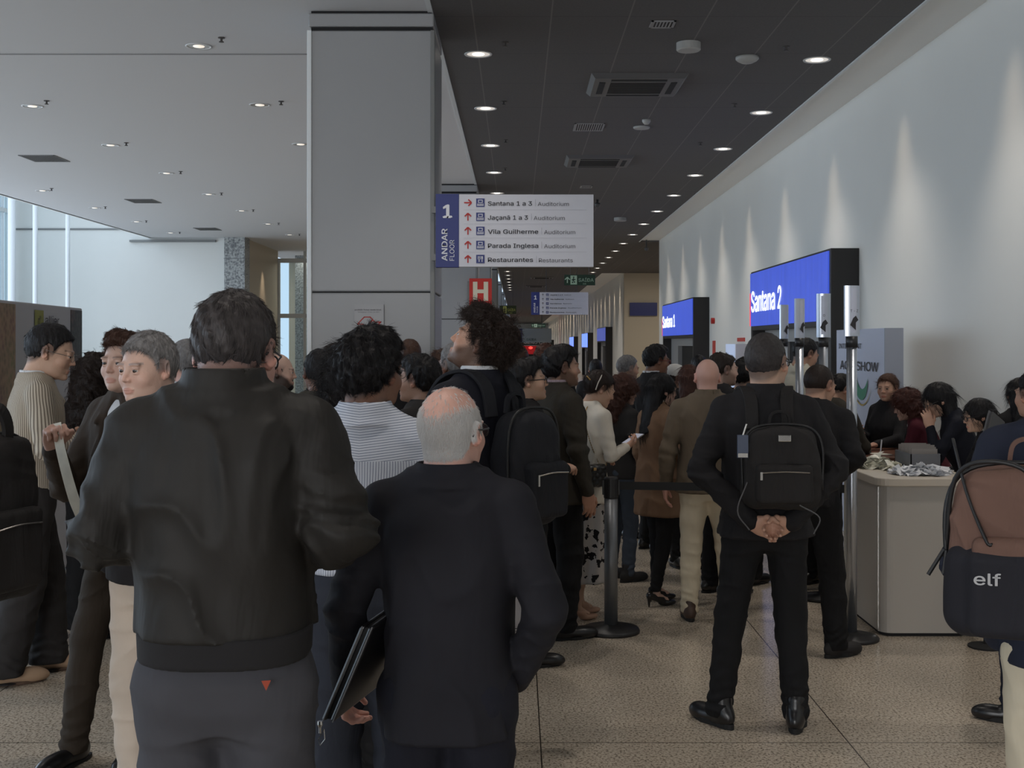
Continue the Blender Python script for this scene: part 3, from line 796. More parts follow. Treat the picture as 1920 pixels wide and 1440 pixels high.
cassette(1192, 162, 'nearest dark air-conditioning cassette in the dark ceiling')
cassette(1122, 304, 'second dark air-conditioning cassette in the dark ceiling, above the directory sign')
cassette(1016, 521, 'distant air-conditioning cassette seen under the directory sign')
cassette(1005, 537, 'furthest air-conditioning cassette seen under the directory sign')
# drums, detectors, cameras
def ydrum(px, py, r, h, label, name, cat, dome=False):
    Y = F * (2.6 - h / 2) / (VY - py); X = (px - VX) * Y / F
    prof = [(r, 0), (r, -h), (r * .9, -h - .01), (0, -h - .01)] if not dome else [(r, 0), (r * 1.0, -.02), (r * .85, -h * .6), (r * .5, -h * .92), (0, -h)]
    o = MB().lathe(prof, seg=28).build(name, mat('device_white', rgb(168, 168, 166), .5), smooth=dome); o.location = (X, Y, ZC); tag(o, label, cat)
ydrum(1291, 87, .105, .06, 'white drum-shaped device in the dark ceiling, near its top', 'ceiling_speaker', 'ceiling device')
ydrum(1401, 113, .105, .06, 'shallow white dome device in the dark ceiling right of the drum', 'ceiling_dome', 'ceiling device', True)
ydrum(1203, 239, .10, .012, 'flat white disc in the dark ceiling beside the slatted grille', 'ceiling_disc', 'ceiling device')
ydrum(1212, 229, .05, .06, 'small smoke detector behind the flat white disc', 'smoke_detector', 'smoke detector', True)
ydrum(1163, 411, .13, .06, 'white wireless device in the dark ceiling right of the directory sign', 'wireless_device', 'ceiling device')
for (px, py, Y, lb) in ((1120, 384, 22.0, 'dark dome camera just right of the directory sign'), (1212, 467, 30.5, 'round camera under the corner of the white cove')):
    p = at(px, py, Y); s = empty('security_camera', p); tag(s, lb, 'camera')
    MB().lathe([(0, -.05), (.04, -.035), (.055, 0), (.055, .03), (.02, .04), (.02, ZC - p.z)], seg=14).build('camera_dome', mat('camera_grey', rgb(80, 80, 82), .3), s, smooth=True)
# ---------------------------------------------------------------- distance-field modelling (numpy) and surface nets
f32 = np.float32
def V3(*a): return np.array(a, dtype=np.float64)
class Field:
    def __init__(s, lo, hi, h):
        s.h = h; s.lo = np.array(lo, float) - 2 * h; s.hi = np.array(hi, float) + 2 * h
        s.n = np.maximum(((s.hi - s.lo) / h).astype(int) + 1, 4)
        s.x = [(s.lo[i] + h * np.arange(s.n[i])).astype(f32) for i in range(3)]
        s.a = np.full(tuple(s.n), 0.08, f32)
    def sl(s, lo, hi):
        r = []
        for i in range(3):
            a = int(max(0, math.floor((lo[i] - s.lo[i]) / s.h))); b = int(min(s.n[i], math.ceil((hi[i] - s.lo[i]) / s.h) + 1))
            if b <= a: return None
            r.append(slice(a, b))
        return tuple(r)
    def op(s, f, lo, hi, k=0.0, mode='u', pad=None):
        pad = (max(k, s.h * 2) + 0.008) if pad is None else pad
        sl = s.sl(np.array(lo) - pad, np.array(hi) + pad)
        if sl is None: return s
        X = s.x[0][sl[0]][:, None, None]; Y = s.x[1][sl[1]][None, :, None]; Z = s.x[2][sl[2]][None, None, :]
        d = f(X, Y, Z); A = s.a[sl]
        d = np.broadcast_to(d, A.shape)
        if mode == 'u':
            r = np.minimum(A, d)
            if k > 0: r = r - np.maximum(k - np.abs(A - d), 0) ** 2 / (4 * k)
        elif mode == 's':
            d = -d; r = np.maximum(A, d)
            if k > 0: r = r + np.maximum(k - np.abs(A - d), 0) ** 2 / (4 * k)
        elif mode == 'i':
            r = np.maximum(A, d)
        elif mode == 'add':
            r = A + d
        s.a[sl] = r
        return s
    # primitives -------------------------------------------------
    def cone(s, a, b, ra, rb, k=0.02, mode='u', sq=None, fold=None, bend=None):
        """tapered capsule; sq=(axis vector, factor) flattens it"""
        a = np.array(a, float); b = np.array(b, float); ab = b - a; L2 = max(float(ab @ ab), 1e-9)
        R = max(ra, rb)
        def f(X, Y, Z):
            px, py, pz = X - a[0], Y - a[1], Z - a[2]
            t = np.clip((px * ab[0] + py * ab[1] + pz * ab[2]) / L2, 0, 1)
            qx, qy, qz = px - t * ab[0], py - t * ab[1], pz - t * ab[2]
            if sq is not None:
                v, fac = sq; dp = qx * v[0] + qy * v[1] + qz * v[2]; g = 1 / fac - 1
                qx, qy, qz = qx + dp * v[0] * g, qy + dp * v[1] * g, qz + dp * v[2] * g
            d = np.sqrt(qx * qx + qy * qy + qz * qz) - (ra + (rb - ra) * t)
            if sq is not None: d = d * max(sq[1], 0.55)
            if fold is not None: d = d + fold(t, X, Y, Z)
            return d
        return s.op(f, np.minimum(a, b) - R, np.maximum(a, b) + R, k, mode)
    def ell(s, c, r, k=0.02, mode='u', R=None):
        """ellipsoid; R: 3x3 whose columns are the axes"""
        c = np.array(c, float); r = np.array(r, float)
        ext = r if R is None else np.sqrt(((np.array(R) * r) ** 2).sum(1))
        def f(X, Y, Z):
            px, py, pz = X - c[0], Y - c[1], Z - c[2]
            if R is not None:
                px, py, pz = (px * R[0][i] + py * R[1][i] + pz * R[2][i] for i in range(3))
            k0 = np.sqrt((px / r[0]) ** 2 + (py / r[1]) ** 2 + (pz / r[2]) ** 2)
            k1 = np.sqrt((px / r[0] ** 2) ** 2 + (py / r[1] ** 2) ** 2 + (pz / r[2] ** 2) ** 2) + 1e-6
            return k0 * (k0 - 1) / k1
        return s.op(f, c - ext, c + ext, k, mode)
    def box(s, c, hf, r=0.02, k=0.0, mode='u', R=None, fold=None):
        c = np.array(c, float); hf = np.array(hf, float)
        ext = hf if R is None else (np.abs(np.array(R)) * hf).sum(1)
        def f(X, Y, Z):
            px, py, pz = X - c[0], Y - c[1], Z - c[2]
            if R is not None:
                px, py, pz = (px * R[0][i] + py * R[1][i] + pz * R[2][i] for i in range(3))
            qx, qy, qz = np.abs(px) - hf[0] + r, np.abs(py) - hf[1] + r, np.abs(pz) - hf[2] + r
            d = np.sqrt(np.maximum(qx, 0) ** 2 + np.maximum(qy, 0) ** 2 + np.maximum(qz, 0) ** 2) + np.minimum(np.maximum(qx, np.maximum(qy, qz)), 0) - r
            if fold is not None: d = d + fold(px, py, pz)
            return d
        return s.op(f, c - ext, c + ext, k, mode)
    def loft(s, keys, k=0.02, mode='u', n=2.4, T=None, fold=None, zcut=True):
        """keys: (z, cx, cy, a, b): stacked superellipses; T: (R, pivot) leans the frame"""
        K = np.array(sorted(keys), float); zz = K[:, 0]
        z2 = np.linspace(zz[0], zz[-1], 60); K2 = []
        for c in range(1, 5):
            v = np.interp(z2, zz, K[:, c]); w_ = np.array([1, 2, 3, 2, 1], float) / 9
            vp = np.pad(v, 2, mode='edge'); K2.append(np.convolve(vp, w_, 'valid'))
        m = max(K[:, 3].max(), K[:, 4].max()) + np.abs(K[:, 1:3]).max()
        lo = V3(-m, -m, zz[0]); hi = V3(m, m, zz[-1])
        if T is not None:
            R, pv = T
            C = np.array([[x, y, z] for x in (lo[0], hi[0]) for y in (lo[1], hi[1]) for z in (lo[2], hi[2])])
            C = (C - pv) @ R.T + pv; lo, hi = C.min(0), C.max(0)
        def f(X, Y, Z):
            if T is not None:
                px, py, pz = X - pv[0], Y - pv[1], Z - pv[2]
                X_, Y_, Z_ = (px * R[0][i] + py * R[1][i] + pz * R[2][i] + pv[i] for i in range(3))
            else: X_, Y_, Z_ = X, Y, Z
            cx, cy, a, b_ = (np.interp(Z_, z2, K2[i]).astype(f32) for i in range(4))
            u = np.abs((X_ - cx) / a); v = np.abs((Y_ - cy) / b_)
            d = ((u ** n + v ** n + 1e-9) ** (1 / n) - 1) * np.minimum(a, b_)
            if fold is not None: d = d + fold(X_, Y_, Z_)
            if zcut: d = np.maximum(d, np.maximum(Z_ - zz[-1], zz[0] - Z_))
            return d
        return s.op(f, lo, hi, k, mode)
    def mesh(s):
        return surfnet(s.a, s.lo, s.h)

def surfnet(A, org, h):
    A = A.copy(); A[0] = A[-1] = 0.05; A[:, 0] = A[:, -1] = 0.05; A[:, :, 0] = A[:, :, -1] = 0.05
    I = A < 0; nx, ny, nz = A.shape
    c = [(0, 0, 0), (1, 0, 0), (0, 1, 0), (1, 1, 0), (0, 0, 1), (1, 0, 1), (0, 1, 1), (1, 1, 1)]
    S = np.zeros((nx - 1, ny - 1, nz - 1), np.uint8)
    for i, j, k in c: S += I[i:nx - 1 + i, j:ny - 1 + j, k:nz - 1 + k]
    act = np.argwhere((S > 0) & (S < 8))
    if len(act) == 0: return np.zeros((0, 3)), np.zeros((0, 4), int)
    ids = np.full(S.shape, -1, np.int32); ids[act[:, 0], act[:, 1], act[:, 2]] = np.arange(len(act))
    val = np.stack([A[act[:, 0] + i, act[:, 1] + j, act[:, 2] + k] for i, j, k in c], 1)
    P = np.zeros((len(act), 3)); W = np.zeros(len(act)); ca = np.array(c, float)
    for a in range(8):
        for b in range(a + 1, 8):
            if np.abs(ca[a] - ca[b]).sum() != 1: continue
            m = (val[:, a] < 0) != (val[:, b] < 0)
            t = val[:, a] / np.where(m, val[:, a] - val[:, b], 1)
            P += np.where(m[:, None], ca[a] + t[:, None] * (ca[b] - ca[a]), 0); W += m
    P = P / W[:, None] + act
    V = P * h + org
    Q = []
    for ax in range(3):
        o = [0, 0, 0]; o[ax] = 1
        a0 = I[:nx - 1, :ny - 1, :nz - 1]; a1 = I[o[0]:nx - 1 + o[0], o[1]:ny - 1 + o[1], o[2]:nz - 1 + o[2]]
        e = np.argwhere(a0 != a1); u, v = (ax + 1) % 3, (ax + 2) % 3
        e = e[(e[:, u] > 0) & (e[:, v] > 0)]
        s0 = a0[e[:, 0], e[:, 1], e[:, 2]]
        du = np.zeros(3, int); du[u] = 1; dv = np.zeros(3, int); dv[v] = 1
        q = np.stack([ids[tuple((e - x).T)] for x in (0 * du, du, du + dv, dv)], 1)
        q = np.where(s0[:, None], q, q[:, ::-1]); Q.append(q)
    Q = np.concatenate(Q); Q = Q[(Q >= 0).all(1)]
    return V, Q

def lap(V, Q, it=1, lam=0.5):
    E = np.concatenate([Q[:, [0, 1]], Q[:, [1, 2]], Q[:, [2, 3]], Q[:, [3, 0]]]); n = len(V)
    deg = np.bincount(E[:, 0], minlength=n) + np.bincount(E[:, 1], minlength=n); deg = np.maximum(deg, 1)
    for _ in range(it):
        S = np.stack([np.bincount(E[:, 0], V[E[:, 1], i], n) + np.bincount(E[:, 1], V[E[:, 0], i], n) for i in range(3)], 1)
        V = V + lam * (S / deg[:, None] - V)
    return V

def np_obj(name, V, Q, mats, parent=None, colors=None, smooth=True):
    me = bpy.data.meshes.new(name)
    n, q = len(V), len(Q)
    me.vertices.add(n); me.vertices.foreach_set('co', np.asarray(V, f32).ravel())
    k = Q.shape[1]
    me.loops.add(q * k); me.loops.foreach_set('vertex_index', np.asarray(Q, np.int32).ravel())
    me.polygons.add(q); me.polygons.foreach_set('loop_start', np.arange(0, q * k, k, dtype=np.int32))
    me.polygons.foreach_set('loop_total', np.full(q, k, np.int32))
    me.update(calc_edges=True)
    me.polygons.foreach_set('use_smooth', np.full(q, smooth, bool))
    for m in (mats if isinstance(mats, (list, tuple)) else [mats]): me.materials.append(m)
    if colors is not None:
        at_ = me.color_attributes.new('tint', 'FLOAT_COLOR', 'POINT')
        at_.data.foreach_set('color', np.concatenate([colors, np.ones((n, 1))], 1).astype(f32).ravel())
    o = bpy.data.objects.new(name, me); COL.objects.link(o)
    if parent: o.parent = parent
    return o

def wave(X, Y, Z, f, seed, warp=1.0):
    """cheap smooth pseudo-noise in about -1..1; f=(fx,fy,fz) cycles per metre"""
    r = np.random.RandomState(seed); out = 0
    wx = np.sin(Y * f[1] * 3.1 + Z * f[2] * 2.3 + r.rand() * 6) * warp
    wy = np.sin(X * f[0] * 2.7 + Z * f[2] * 3.7 + r.rand() * 6) * warp
    for i in range(4):
        d = r.randn(3); d /= np.linalg.norm(d); g = 6.28 * (0.7 + 0.5 * i) * 0.6
        out = out + np.sin(g * (X * f[0] * d[0] + Y * f[1] * d[1] + Z * f[2] * d[2]) + r.rand() * 6 + wx + wy) / (1 + 0.4 * i)
    return out / 2.3

def ridge(X, Y, Z, f, seed, warp=1.0):
    """creases: narrow ridges between flat areas"""
    v = 1 - np.minimum(np.abs(wave(X, Y, Z, f, seed, warp)) * 1.5, 1)
    return v * v * 1.6 - .45

def rotm(yaw=0.0, pitch=0.0, roll=0.0):
    """degrees; pitch>0 looks up (forward +Y rises)"""
    y, p, r = math.radians(yaw), math.radians(pitch), math.radians(roll)
    Rz = np.array([[math.cos(y), -math.sin(y), 0], [math.sin(y), math.cos(y), 0], [0, 0, 1]])
    Rx = np.array([[1, 0, 0], [0, math.cos(p), -math.sin(p)], [0, math.sin(p), math.cos(p)]])
    Ry = np.array([[math.cos(r), 0, math.sin(r)], [0, 1, 0], [-math.sin(r), 0, math.cos(r)]])
    return Rz @ Rx @ Ry
# ---------------------------------------------------------------- people
def skin_material():
    m = mat('skin', (0.5, 0.3, 0.2), 0.48, spec=0.4, bump=(140, 0.12, (1, 1, 1)))
    a = N(m, 'ShaderNodeVertexColor', layer_name='tint')
    b = m.node_tree.nodes['Principled BSDF']
    L(m, a.outputs['Color'], b.inputs['Base Color'])
    b.inputs['Subsurface Weight'].default_value = 0.0
    return m
MSKIN = skin_material()
def hair_mat(name, col, rough=0.42, shell=True):
    return mat(name, col, rough, spec=0.25, bump=(90, 0.5, (1, 1, 0.25)) if shell else None, var=(60, 0.3) if shell else None)
MEYEW = mat('eye_white', rgb(190, 186, 182), 0.25)
MIRIS = mat('eye_iris', rgb(40, 28, 22), 0.2)
MLENS = bpy.data.materials.new('spectacle_lens'); MLENS.use_nodes = True
_n = MLENS.node_tree; _n.nodes.clear()
_o = _n.nodes.new('ShaderNodeOutputMaterial'); _t = _n.nodes.new('ShaderNodeBsdfTransparent'); _g = _n.nodes.new('ShaderNodeBsdfGlossy'); _g.inputs['Roughness'].default_value = 0.03
_x = _n.nodes.new('ShaderNodeMixShader'); _x.inputs[0].default_value = 0.14
_n.links.new(_t.outputs[0], _x.inputs[1]); _n.links.new(_g.outputs[0], _x.inputs[2]); _n.links.new(_x.outputs[0], _o.inputs[0])

SK = dict(fair=rgb(198, 164, 148), pink=rgb(204, 160, 145), tan=rgb(180, 141, 120), olive=rgb(184, 144, 122), brown=rgb(126, 90, 72), dark=rgb(86, 56, 44), east=rgb(196, 160, 138))
HR = dict(black=rgb(20, 18, 20), dbrown=rgb(38, 28, 24), brown=rgb(66, 44, 34), grey=rgb(112, 110, 110), dgrey=rgb(58, 54, 54), silver=rgb(208, 206, 204), red=rgb(62, 32, 26), auburn=rgb(68, 42, 34), blond=rgb(126, 98, 72))

ARMS = {   # right arm (x>0): elbow, wrist, hand direction, palm normal, finger curl
    'down': ((.240, -.02, 1.12), (.252, .04, .88), (0, .2, -1), (-1, 0, 0), .35),
    'front': ((.250, -.05, 1.16), (.13, .19, 1.10), (-.7, .7, .1), (-.1, -.3, -1), .5),
    'low': ((.255, -.03, 1.14), (.17, .20, .99), (-.6, .7, -.3), (-.7, -.5, 0), .5),
    'phone': ((.235, .03, 1.13), (.09, .27, 1.20), (-.15, .8, .35), (-.5, -.3, .8), .75),
    'behind': ((.275, -.09, 1.14), (.085, -.19, .925), (-.9, -.1, -.35), (0, -1, -.2), .65),
    'pocket': ((.256, -.06, 1.11), (.172, .06, .90), (-.2, .3, -1), (-1, 0, 0), .4),
    'cross': ((.25, .05, 1.13), (-.03, .20, 1.16), (-1, .1, .1), (0, -1, 0), .3),
    'chin': ((.19, .22, 1.22), (.08, .17, 1.43), (-.1, -.15, 1), (-.9, .1, 0), .3),
    'reach': ((.23, .17, 1.16), (.13, .40, 1.12), (-.2, 1, -.1), (0, -.1, -1), .55),
    'side': ((.262, -.03, 1.12), (.285, .08, .88), (.05, .35, -1), (-1, .1, 0), .75),
    'hold': ((.25, .10, 1.13), (.20, .33, 1.24), (0, .5, .9), (-1, 0, 0), 1.1),
    'lift': ((.22, .14, 1.09), (.01, .36, 1.27), (-.25, .25, .9), (-.7, .2, 0), 1.25),
    'strap': ((.25, .05, 1.12), (.14, .14, 1.33), (-.5, .1, .8), (-.3, -.9, 0), .9),
}
def nrm(v):
    v = np.array(v, float); return v / (np.linalg.norm(v) + 1e-9)

def make_hand(w, d, nv, side, curl, hv, scale=1.0, fore=None):
    """hand at wrist w, fingers along d, palm facing nv; thumb on the side given by side"""
    d = nrm(d); nv = nrm(np.array(nv) - d * (np.array(nv) @ d)); ac = np.cross(d, nv) * side   # towards the thumb
    S = scale
    lo, hi = w - .19 * S, w + .19 * S
    if fore is not None: lo = np.minimum(lo, fore - .05); hi = np.maximum(hi, fore + .05)
    Fd = Field(lo, hi, hv)
    R = np.stack([ac, d, nv], 1)
    if fore is not None: Fd.cone(fore, w, .036 * S, .027 * S, k=0)
    Fd.cone(w, w + d * .03 * S, .027 * S, .027 * S, k=.02, sq=(nv, .72))
    Fd.ell(w + d * .055 * S, (.042 * S, .052 * S, .0165 * S), k=.02, R=R)
    Fd.ell(w + d * .04 * S + ac * .022 * S + nv * .008 * S, (.018 * S, .03 * S, .015 * S), k=.015, R=R)
    for i, (ln, rr) in enumerate(((.070, .0092), (.078, .0095), (.072, .009), (.056, .0082))):
        base = w + d * (.092 - abs(i - 1.2) * .004) * S + ac * (.030 - i * .0200) * S
        ang = 0.12 * curl; dirv = nrm(d + ac * (.10 - i * .06))
        p = base; r = rr * S
        for j, fr in enumerate((.44, .32, .24)):
            ang += curl * (.75 + .12 * i) * (1, .95, .6)[j]
            dv = dirv * math.cos(ang) + nv * math.sin(ang)
            q = p + dv * ln * fr * S
            Fd.cone(p, q, r, r * .92, k=.006 if j else .012)
            p = q; r *= .92
    p = w + d * .028 * S + ac * .026 * S + nv * .006 * S
    for j, (ln, an) in enumerate(((.038, .75), (.030, .45 - .2 * curl), (.026, .2 - .5 * curl))):
        dv = nrm(d * math.cos(an) + ac * math.sin(an) + nv * (.35 + .5 * curl) * (.5 + .3 * j))
        q = p + dv * ln * S
        Fd.cone(p, q, (.0125 - j * .0018) * S, (.0115 - j * .0018) * S, k=.010)
        p = q
    return Fd.mesh()

def strands(name, P, Nn, fn, count, m, parent, rad, seed=0, npt=5):
    """short hair strands rooted at P; fn(p, n, rng) -> array (npt,3)"""
    if len(P) == 0 or count <= 0: return
    r = np.random.RandomState(seed); ix = r.randint(0, len(P), count)
    pts = fn(P[ix], Nn[ix], r)        # (count, npt, 3)
    hc = bpy.data.hair_curves.new(name)
    hc.add_curves([npt] * count)
    hc.points.foreach_set('position', pts.astype(f32).ravel())
    rr = np.tile(np.linspace(1, .35, npt), count) * rad
    hc.points.foreach_set('radius', rr.astype(f32))
    hc.materials.append(m)
    o = bpy.data.objects.new(name, hc); COL.objects.link(o); o.parent = parent
    return o

def vnormals(V, Q):
    n = np.cross(V[Q[:, 2]] - V[Q[:, 0]], V[Q[:, 3]] - V[Q[:, 1]]); out = np.zeros_like(V)
    for i in range(4):
        for c in range(3): out[:, c] += np.bincount(Q[:, i], n[:, c], len(V))
    return out / (np.linalg.norm(out, axis=1, keepdims=True) + 1e-12)

def shoe_mesh(root, pos, deg, style, m, sole, hv):
    Rz = rotm(deg); P = lambda x, y, z: np.array(pos) + Rz @ np.array((x, y, z))
    fl = Field(np.array(pos) - (.19, .24, .01), np.array(pos) + (.19, .24, .22), hv)
    c0 = np.array((pos[0], pos[1], 0.0)); P = lambda x, y, z: c0 + Rz @ np.array((x, y, z))
    if style == 'heel':
        lift = .065
        fl.cone(P(0, -.055, lift + .02), P(0, .05, .045), .028, .026, k=0)
        fl.ell(P(0, .10, .02), (.034, .075, .022), k=.02, R=Rz)
        fl.cone(P(0, -.062, lift + .01), P(0, -.062, .004), .016, .006, k=.008)
        cut = lambda X, Y, Z: Z - .055 + 0 * X
        fl.ell(P(0, .0, lift + .055), (.026, .07, .028), k=.006, mode='s', R=Rz)
    else:
        tl = {'pointed': .185, 'boot': .165}.get(style, .17)
        fl.ell(P(0, -.03, .048), (.038, .062, .05), k=0, R=Rz)
        fl.ell(P(0, tl * .45, .036), (.044 if style != 'pointed' else .038, .10, .038), k=.03, R=Rz)
        fl.ell(P(0, tl * .78, .028), (.036 if style != 'pointed' else .028, .065, .028 if style != 'boot' else .036), k=.03, R=Rz)
        fl.cone(P(0, -.028, .07), P(0, -.02, .13 if style == 'boot' else .085), .042, .042, k=.02)
        if style == 'boot': fl.cone(P(0, .03, .06), P(0, .0, .11), .03, .036, k=.02)
    def flo(X, Y, Z): return (0.008 if style != 'heel' else 0.0) - Z + 0 * X + 0 * Y
    fl.op(flo, c0 - .25, c0 + .25, 0, 'i', pad=0)
    V, Q = fl.mesh(); o = np_obj('shoe', V, Q, m, root)
    if style != 'heel' and sole is not None:
        # outline sole
        tl = .165
        pts = []
        for i in range(28):
            t = 2 * math.pi * i / 28; x, y = math.sin(t), math.cos(t)
            wd = .040 if y < 0 else .047 - (.010 if style != 'pointed' else .020) * y ** 2
            yy = .04 + y * (.132 if style != 'pointed' else .150)
            xx = x * wd * (1 - .18 * math.exp(-((yy + .005) / .03) ** 2))
            q = Rz @ np.array((xx, yy, 0)); pts.append((c0[0] + q[0], c0[1] + q[1]))
        pts = pts[::-1]
        MB().prism(pts, 0.0, .024 if style == 'boot' else .016).build('sole', sole, o, bevel=.003)
    return o

PEOPLE = []
def person(label, px, ytop, Y, head=0, hy=0, hp=0, lean=0, sex='m', w=1.0, dep=1.0, belly=0.0,
           top=('jacket', 'black_cloth'), hem=.86, bottom=('trousers', 'black_cloth'), shoes=('shoe', 'black_leather', 'black_sole'),
           hair=('short', 'black'), skin='tan', arms=('down', 'down'), feet=((.10, 0, 8), (.10, 0, 8)), inner=None,
           glasses=None, face=False, beard=None, group=None, hs=1.0, collar=1.0, base=None, sleeve=1.0, hood=False,
           bald=0.0, brow=None, zt=None, extra=None, nk=0.0, legs=True, hands=(True, True), short_sleeve=False, seed=None):
    """px, ytop: where the head centre and crown are in the photo; Y: distance; head: heading in degrees (0 = walking away, 90 = facing left)"""
    seed = seed if seed is not None else (len(PEOPLE) * 7 + 3)
    Rl = rotm(0, -lean); piv = V3(0, 0, .92)
    U = lambda p: Rl @ (np.array(p, float) - piv) + piv
    Rh = rotm(hy, hp)
    NB = U((0, -.020, 1.455)); HP = U((0, .002 + nk * .4, 1.500 - nk))
    HC = HP + Rh @ V3(0, .022, .098) * hs
    Wh = lambda x, y, z: HC + Rh @ (V3(x, y, z) * hs)
    style, hcol = hair
    hth = {'short': .014, 'quiff': .028, 'curly': .034, 'long': .018, 'longcurly': .038, 'fringe': .004, 'shaved': .002, 'bald': 0, 'crop': .008, 'tied': .014, 'thick': .026}[style]
    ztop = max((HC + Rh @ (V3(0, y, z) * hs))[2] for y, z in ((-.02, .118 + hth), (-.08, .08 + hth), (.05, .085 + hth)))
    zw = EYE + (VY - ytop) * Y / F
    s = zw / ztop
    # ground position so that the head centre falls on px
    a = math.radians(head)
    off = rotm(head) @ HC * s
    X0 = (px - VX) * Y / F - off[0]; Y0 = Y - off[1] * 0.0
    root = empty('person', (X0, Y0, 0), a, s)
    tag(root, label, 'person', group)
    PEOPLE.append((root, dict(U=U, Rh=Rh, HC=HC, Wh=Wh, Rl=Rl, s=s, arms={})))
    px_m = Y / F / s            # metres per photo pixel in the body's own units
    hv = float(np.clip(px_m * 1.5, .0028, .0050)); gv = float(np.clip(px_m * 3.2, .0075, .0125)); handv = float(np.clip(px_m * 1.4, .003, .0045))
    g = 1.0 if sex == 'm' else 0.90
    shw = .180 * w if sex == 'm' else .156 * w
    sc = np.array(SK[skin]) if isinstance(skin, str) else np.array(skin)
    # ---- head and neck
    lo = np.minimum(HC - .15 * hs, NB - .10); hi = np.maximum(HC + .15 * hs, NB + .10)
    lo[2] = NB[2] - .05
    fd = Field(lo, hi, hv)
    E = lambda c, r, k=.015, mode='u', Rr=None: fd.ell(Wh(*c), V3(*r) * hs, k=k, mode=mode, R=Rh if Rr is None else Rh @ Rr)
    fat = 1 + .9 * belly
    fd.ell(Wh(0, -.018, .022), V3(.0765, .099, .094) * hs, k=0, R=Rh)
    E((0, .030, -.030), (.064 * (1 + .12 * belly), .063, .082), .03)
    E((0, .028, -.072), (.050 * (1 + .5 * belly), .055, .042), .03)
    if sex == 'm': E((0, .030, -.084), (.047 * (1 + .6 * belly), .050, .026), .02)
    E((0, .082, -.098), (.018, .016, .014), .02)
    for sx in (-1, 1):
        E((sx * .042, .060, -.034), (.022, .022, .022), .02)
        E((sx * .030, .0835, .018), (.022, .012, .0075), .012)
        fd.ell(Wh(sx * .0315, .099, -.001), V3(.0165, .0145, .0125) * hs, k=.012, mode='s', R=Rh)
        E((sx * .0315, .0775, -.002), (.0135, .0135, .0125), .002)
        E((sx * .0315, .0820, .0068), (.0160, .0108, .0048), .004)
        E((sx * .0315, .0812, -.0112), (.0145, .0100, .0042), .005)
        # ears
        Re = rotm(0, 0, 0) @ rotm(sx * -30, 8, 0)
        E((sx * .0825, -.014, -.006), (.0072, .0190, .032), .006, Rr=Re)
        E((sx * .0765, -.004, -.030), (.007, .0105, .013), .006, Rr=Re)
        fd.ell(Wh(sx * .0895, -.007, -.004), V3(.006, .0105, .0185) * hs, k=.004, mode='s', R=Rh @ Re)
    fd.cone(Wh(0, .086, .010), Wh(0, .1065, -.0300), .0068 * hs, .0088 * hs, k=.014)
    for sx in (-1, 1): E((sx * .0110, .0965, -.0335), (.0070, .0090, .0065), .007)
    E((0, .0915, -.0655), (.0235, .0080, .0048), .006)
    E((0, .0900, -.0745), (.0195, .0085, .0055), .006)
    E((0, .1045, -.0703), (.026, .0075, .0012), .003, 's')
    nr = (.058 if sex == 'm' else .049) * (1 + .35 * belly)
    fd.cone(Wh(0, -.030, -.055), NB, nr * .97 * hs, nr * 1.04, k=.025)
    fd.cone(NB, NB - Rl @ V3(0, 0, .07), nr * 1.05, nr * 1.5, k=.03)
    V, Q = fd.mesh()
    Lc = ((V - HC) @ Rh) / hs      # head-local coordinates
    col = np.tile(sc, (len(V), 1))
    x, y, z = Lc[:, 0], Lc[:, 1], Lc[:, 2]
    def blend(m_, c_):
        nonlocal col
        m_ = np.clip(m_, 0, 1)[:, None]; col = col * (1 - m_) + np.array(c_) * m_
    def soft(v, e=.004): return np.clip(.5 - v / e, 0, 1)
    blend(.18 * soft(((x / .03) ** 2 + ((y - .105) / .03) ** 2 + ((z + .03) / .02) ** 2 - 1), .8), sc * np.array((1.12, .72, .68)))
    blend(.16 * soft((((np.abs(x) - .045) / .025) ** 2 + ((z + .035) / .03) ** 2 - 1), .8) * (y > .03), sc * np.array((1.1, .76, .72)))
    blend(.35 * ((np.abs(x) > .072) & (np.abs(y + .01) < .03) & (np.abs(z + .01) < .045)), sc * np.array((1.1, .72, .70)))
    lipc = sc * np.array((.95, .56, .56)) if sex == 'm' else sc * np.array((1.0, .38, .40))
    blend(.5 * soft((x / .024) ** 2 + ((z + .0705) / .0115) ** 2 - 1, .5) * (y > .082), lipc)
    hc_ = np.array(HR[hcol]) if style not in ('bald',) else np.array(HR['dbrown'])
    bc = np.array(HR[brow]) if brow else hc_
    bz = .0215 - 3.5 * (np.abs(x) - .034) ** 2
    blend(.6 * soft(np.abs(z - bz) - (.0036 if sex == 'm' else .0026), .003) * (np.abs(x) > .012) * (np.abs(x) < .052) * (y > .055), bc * 1.1)
    if beard:
        bcol, bam, thick = beard
        bm = soft(z - (-.040 - .5 * np.clip(y - .02, 0, .1) + .9 * np.clip(np.abs(x) - .045, 0, .05)), .02) * soft(-(y + .028), .015) * soft(z * -1 - .128, .02)
        bm = bm * (1 - soft((x / .020) ** 2 + ((z + .0705) / .0085) ** 2 - 1, .5) * (y > .085))
        mus = soft(np.abs(z + .052) - .006, .004) * (np.abs(x) < .03) * (y > .07)
        blend(bam * np.maximum(bm, mus), np.array(HR[bcol]))
    if style in ('short', 'quiff', 'curly', 'crop', 'fringe', 'shaved', 'thick', 'tied'):
        hl = np.interp(y, [-.13, -.09, -.045, -.01, .02, .035, .06, .09], [-.085, -.080, -.055, -.012, -.015, .020, .062, .070])
        am = {'fringe': .45 if Y > 5 else .22, 'shaved': .55}.get(style, .75)
        mk = soft(hl - z, .018)
        if style == 'fringe': mk = mk * soft(z - (.030 - bald) - .5 * np.abs(x), .04)
        blend(am * mk, hc_ * (1.0 if style != 'fringe' else .9) * .9 + sc * .1)
    bodyV, bodyQ, bodyC = [V], [Q], [col]
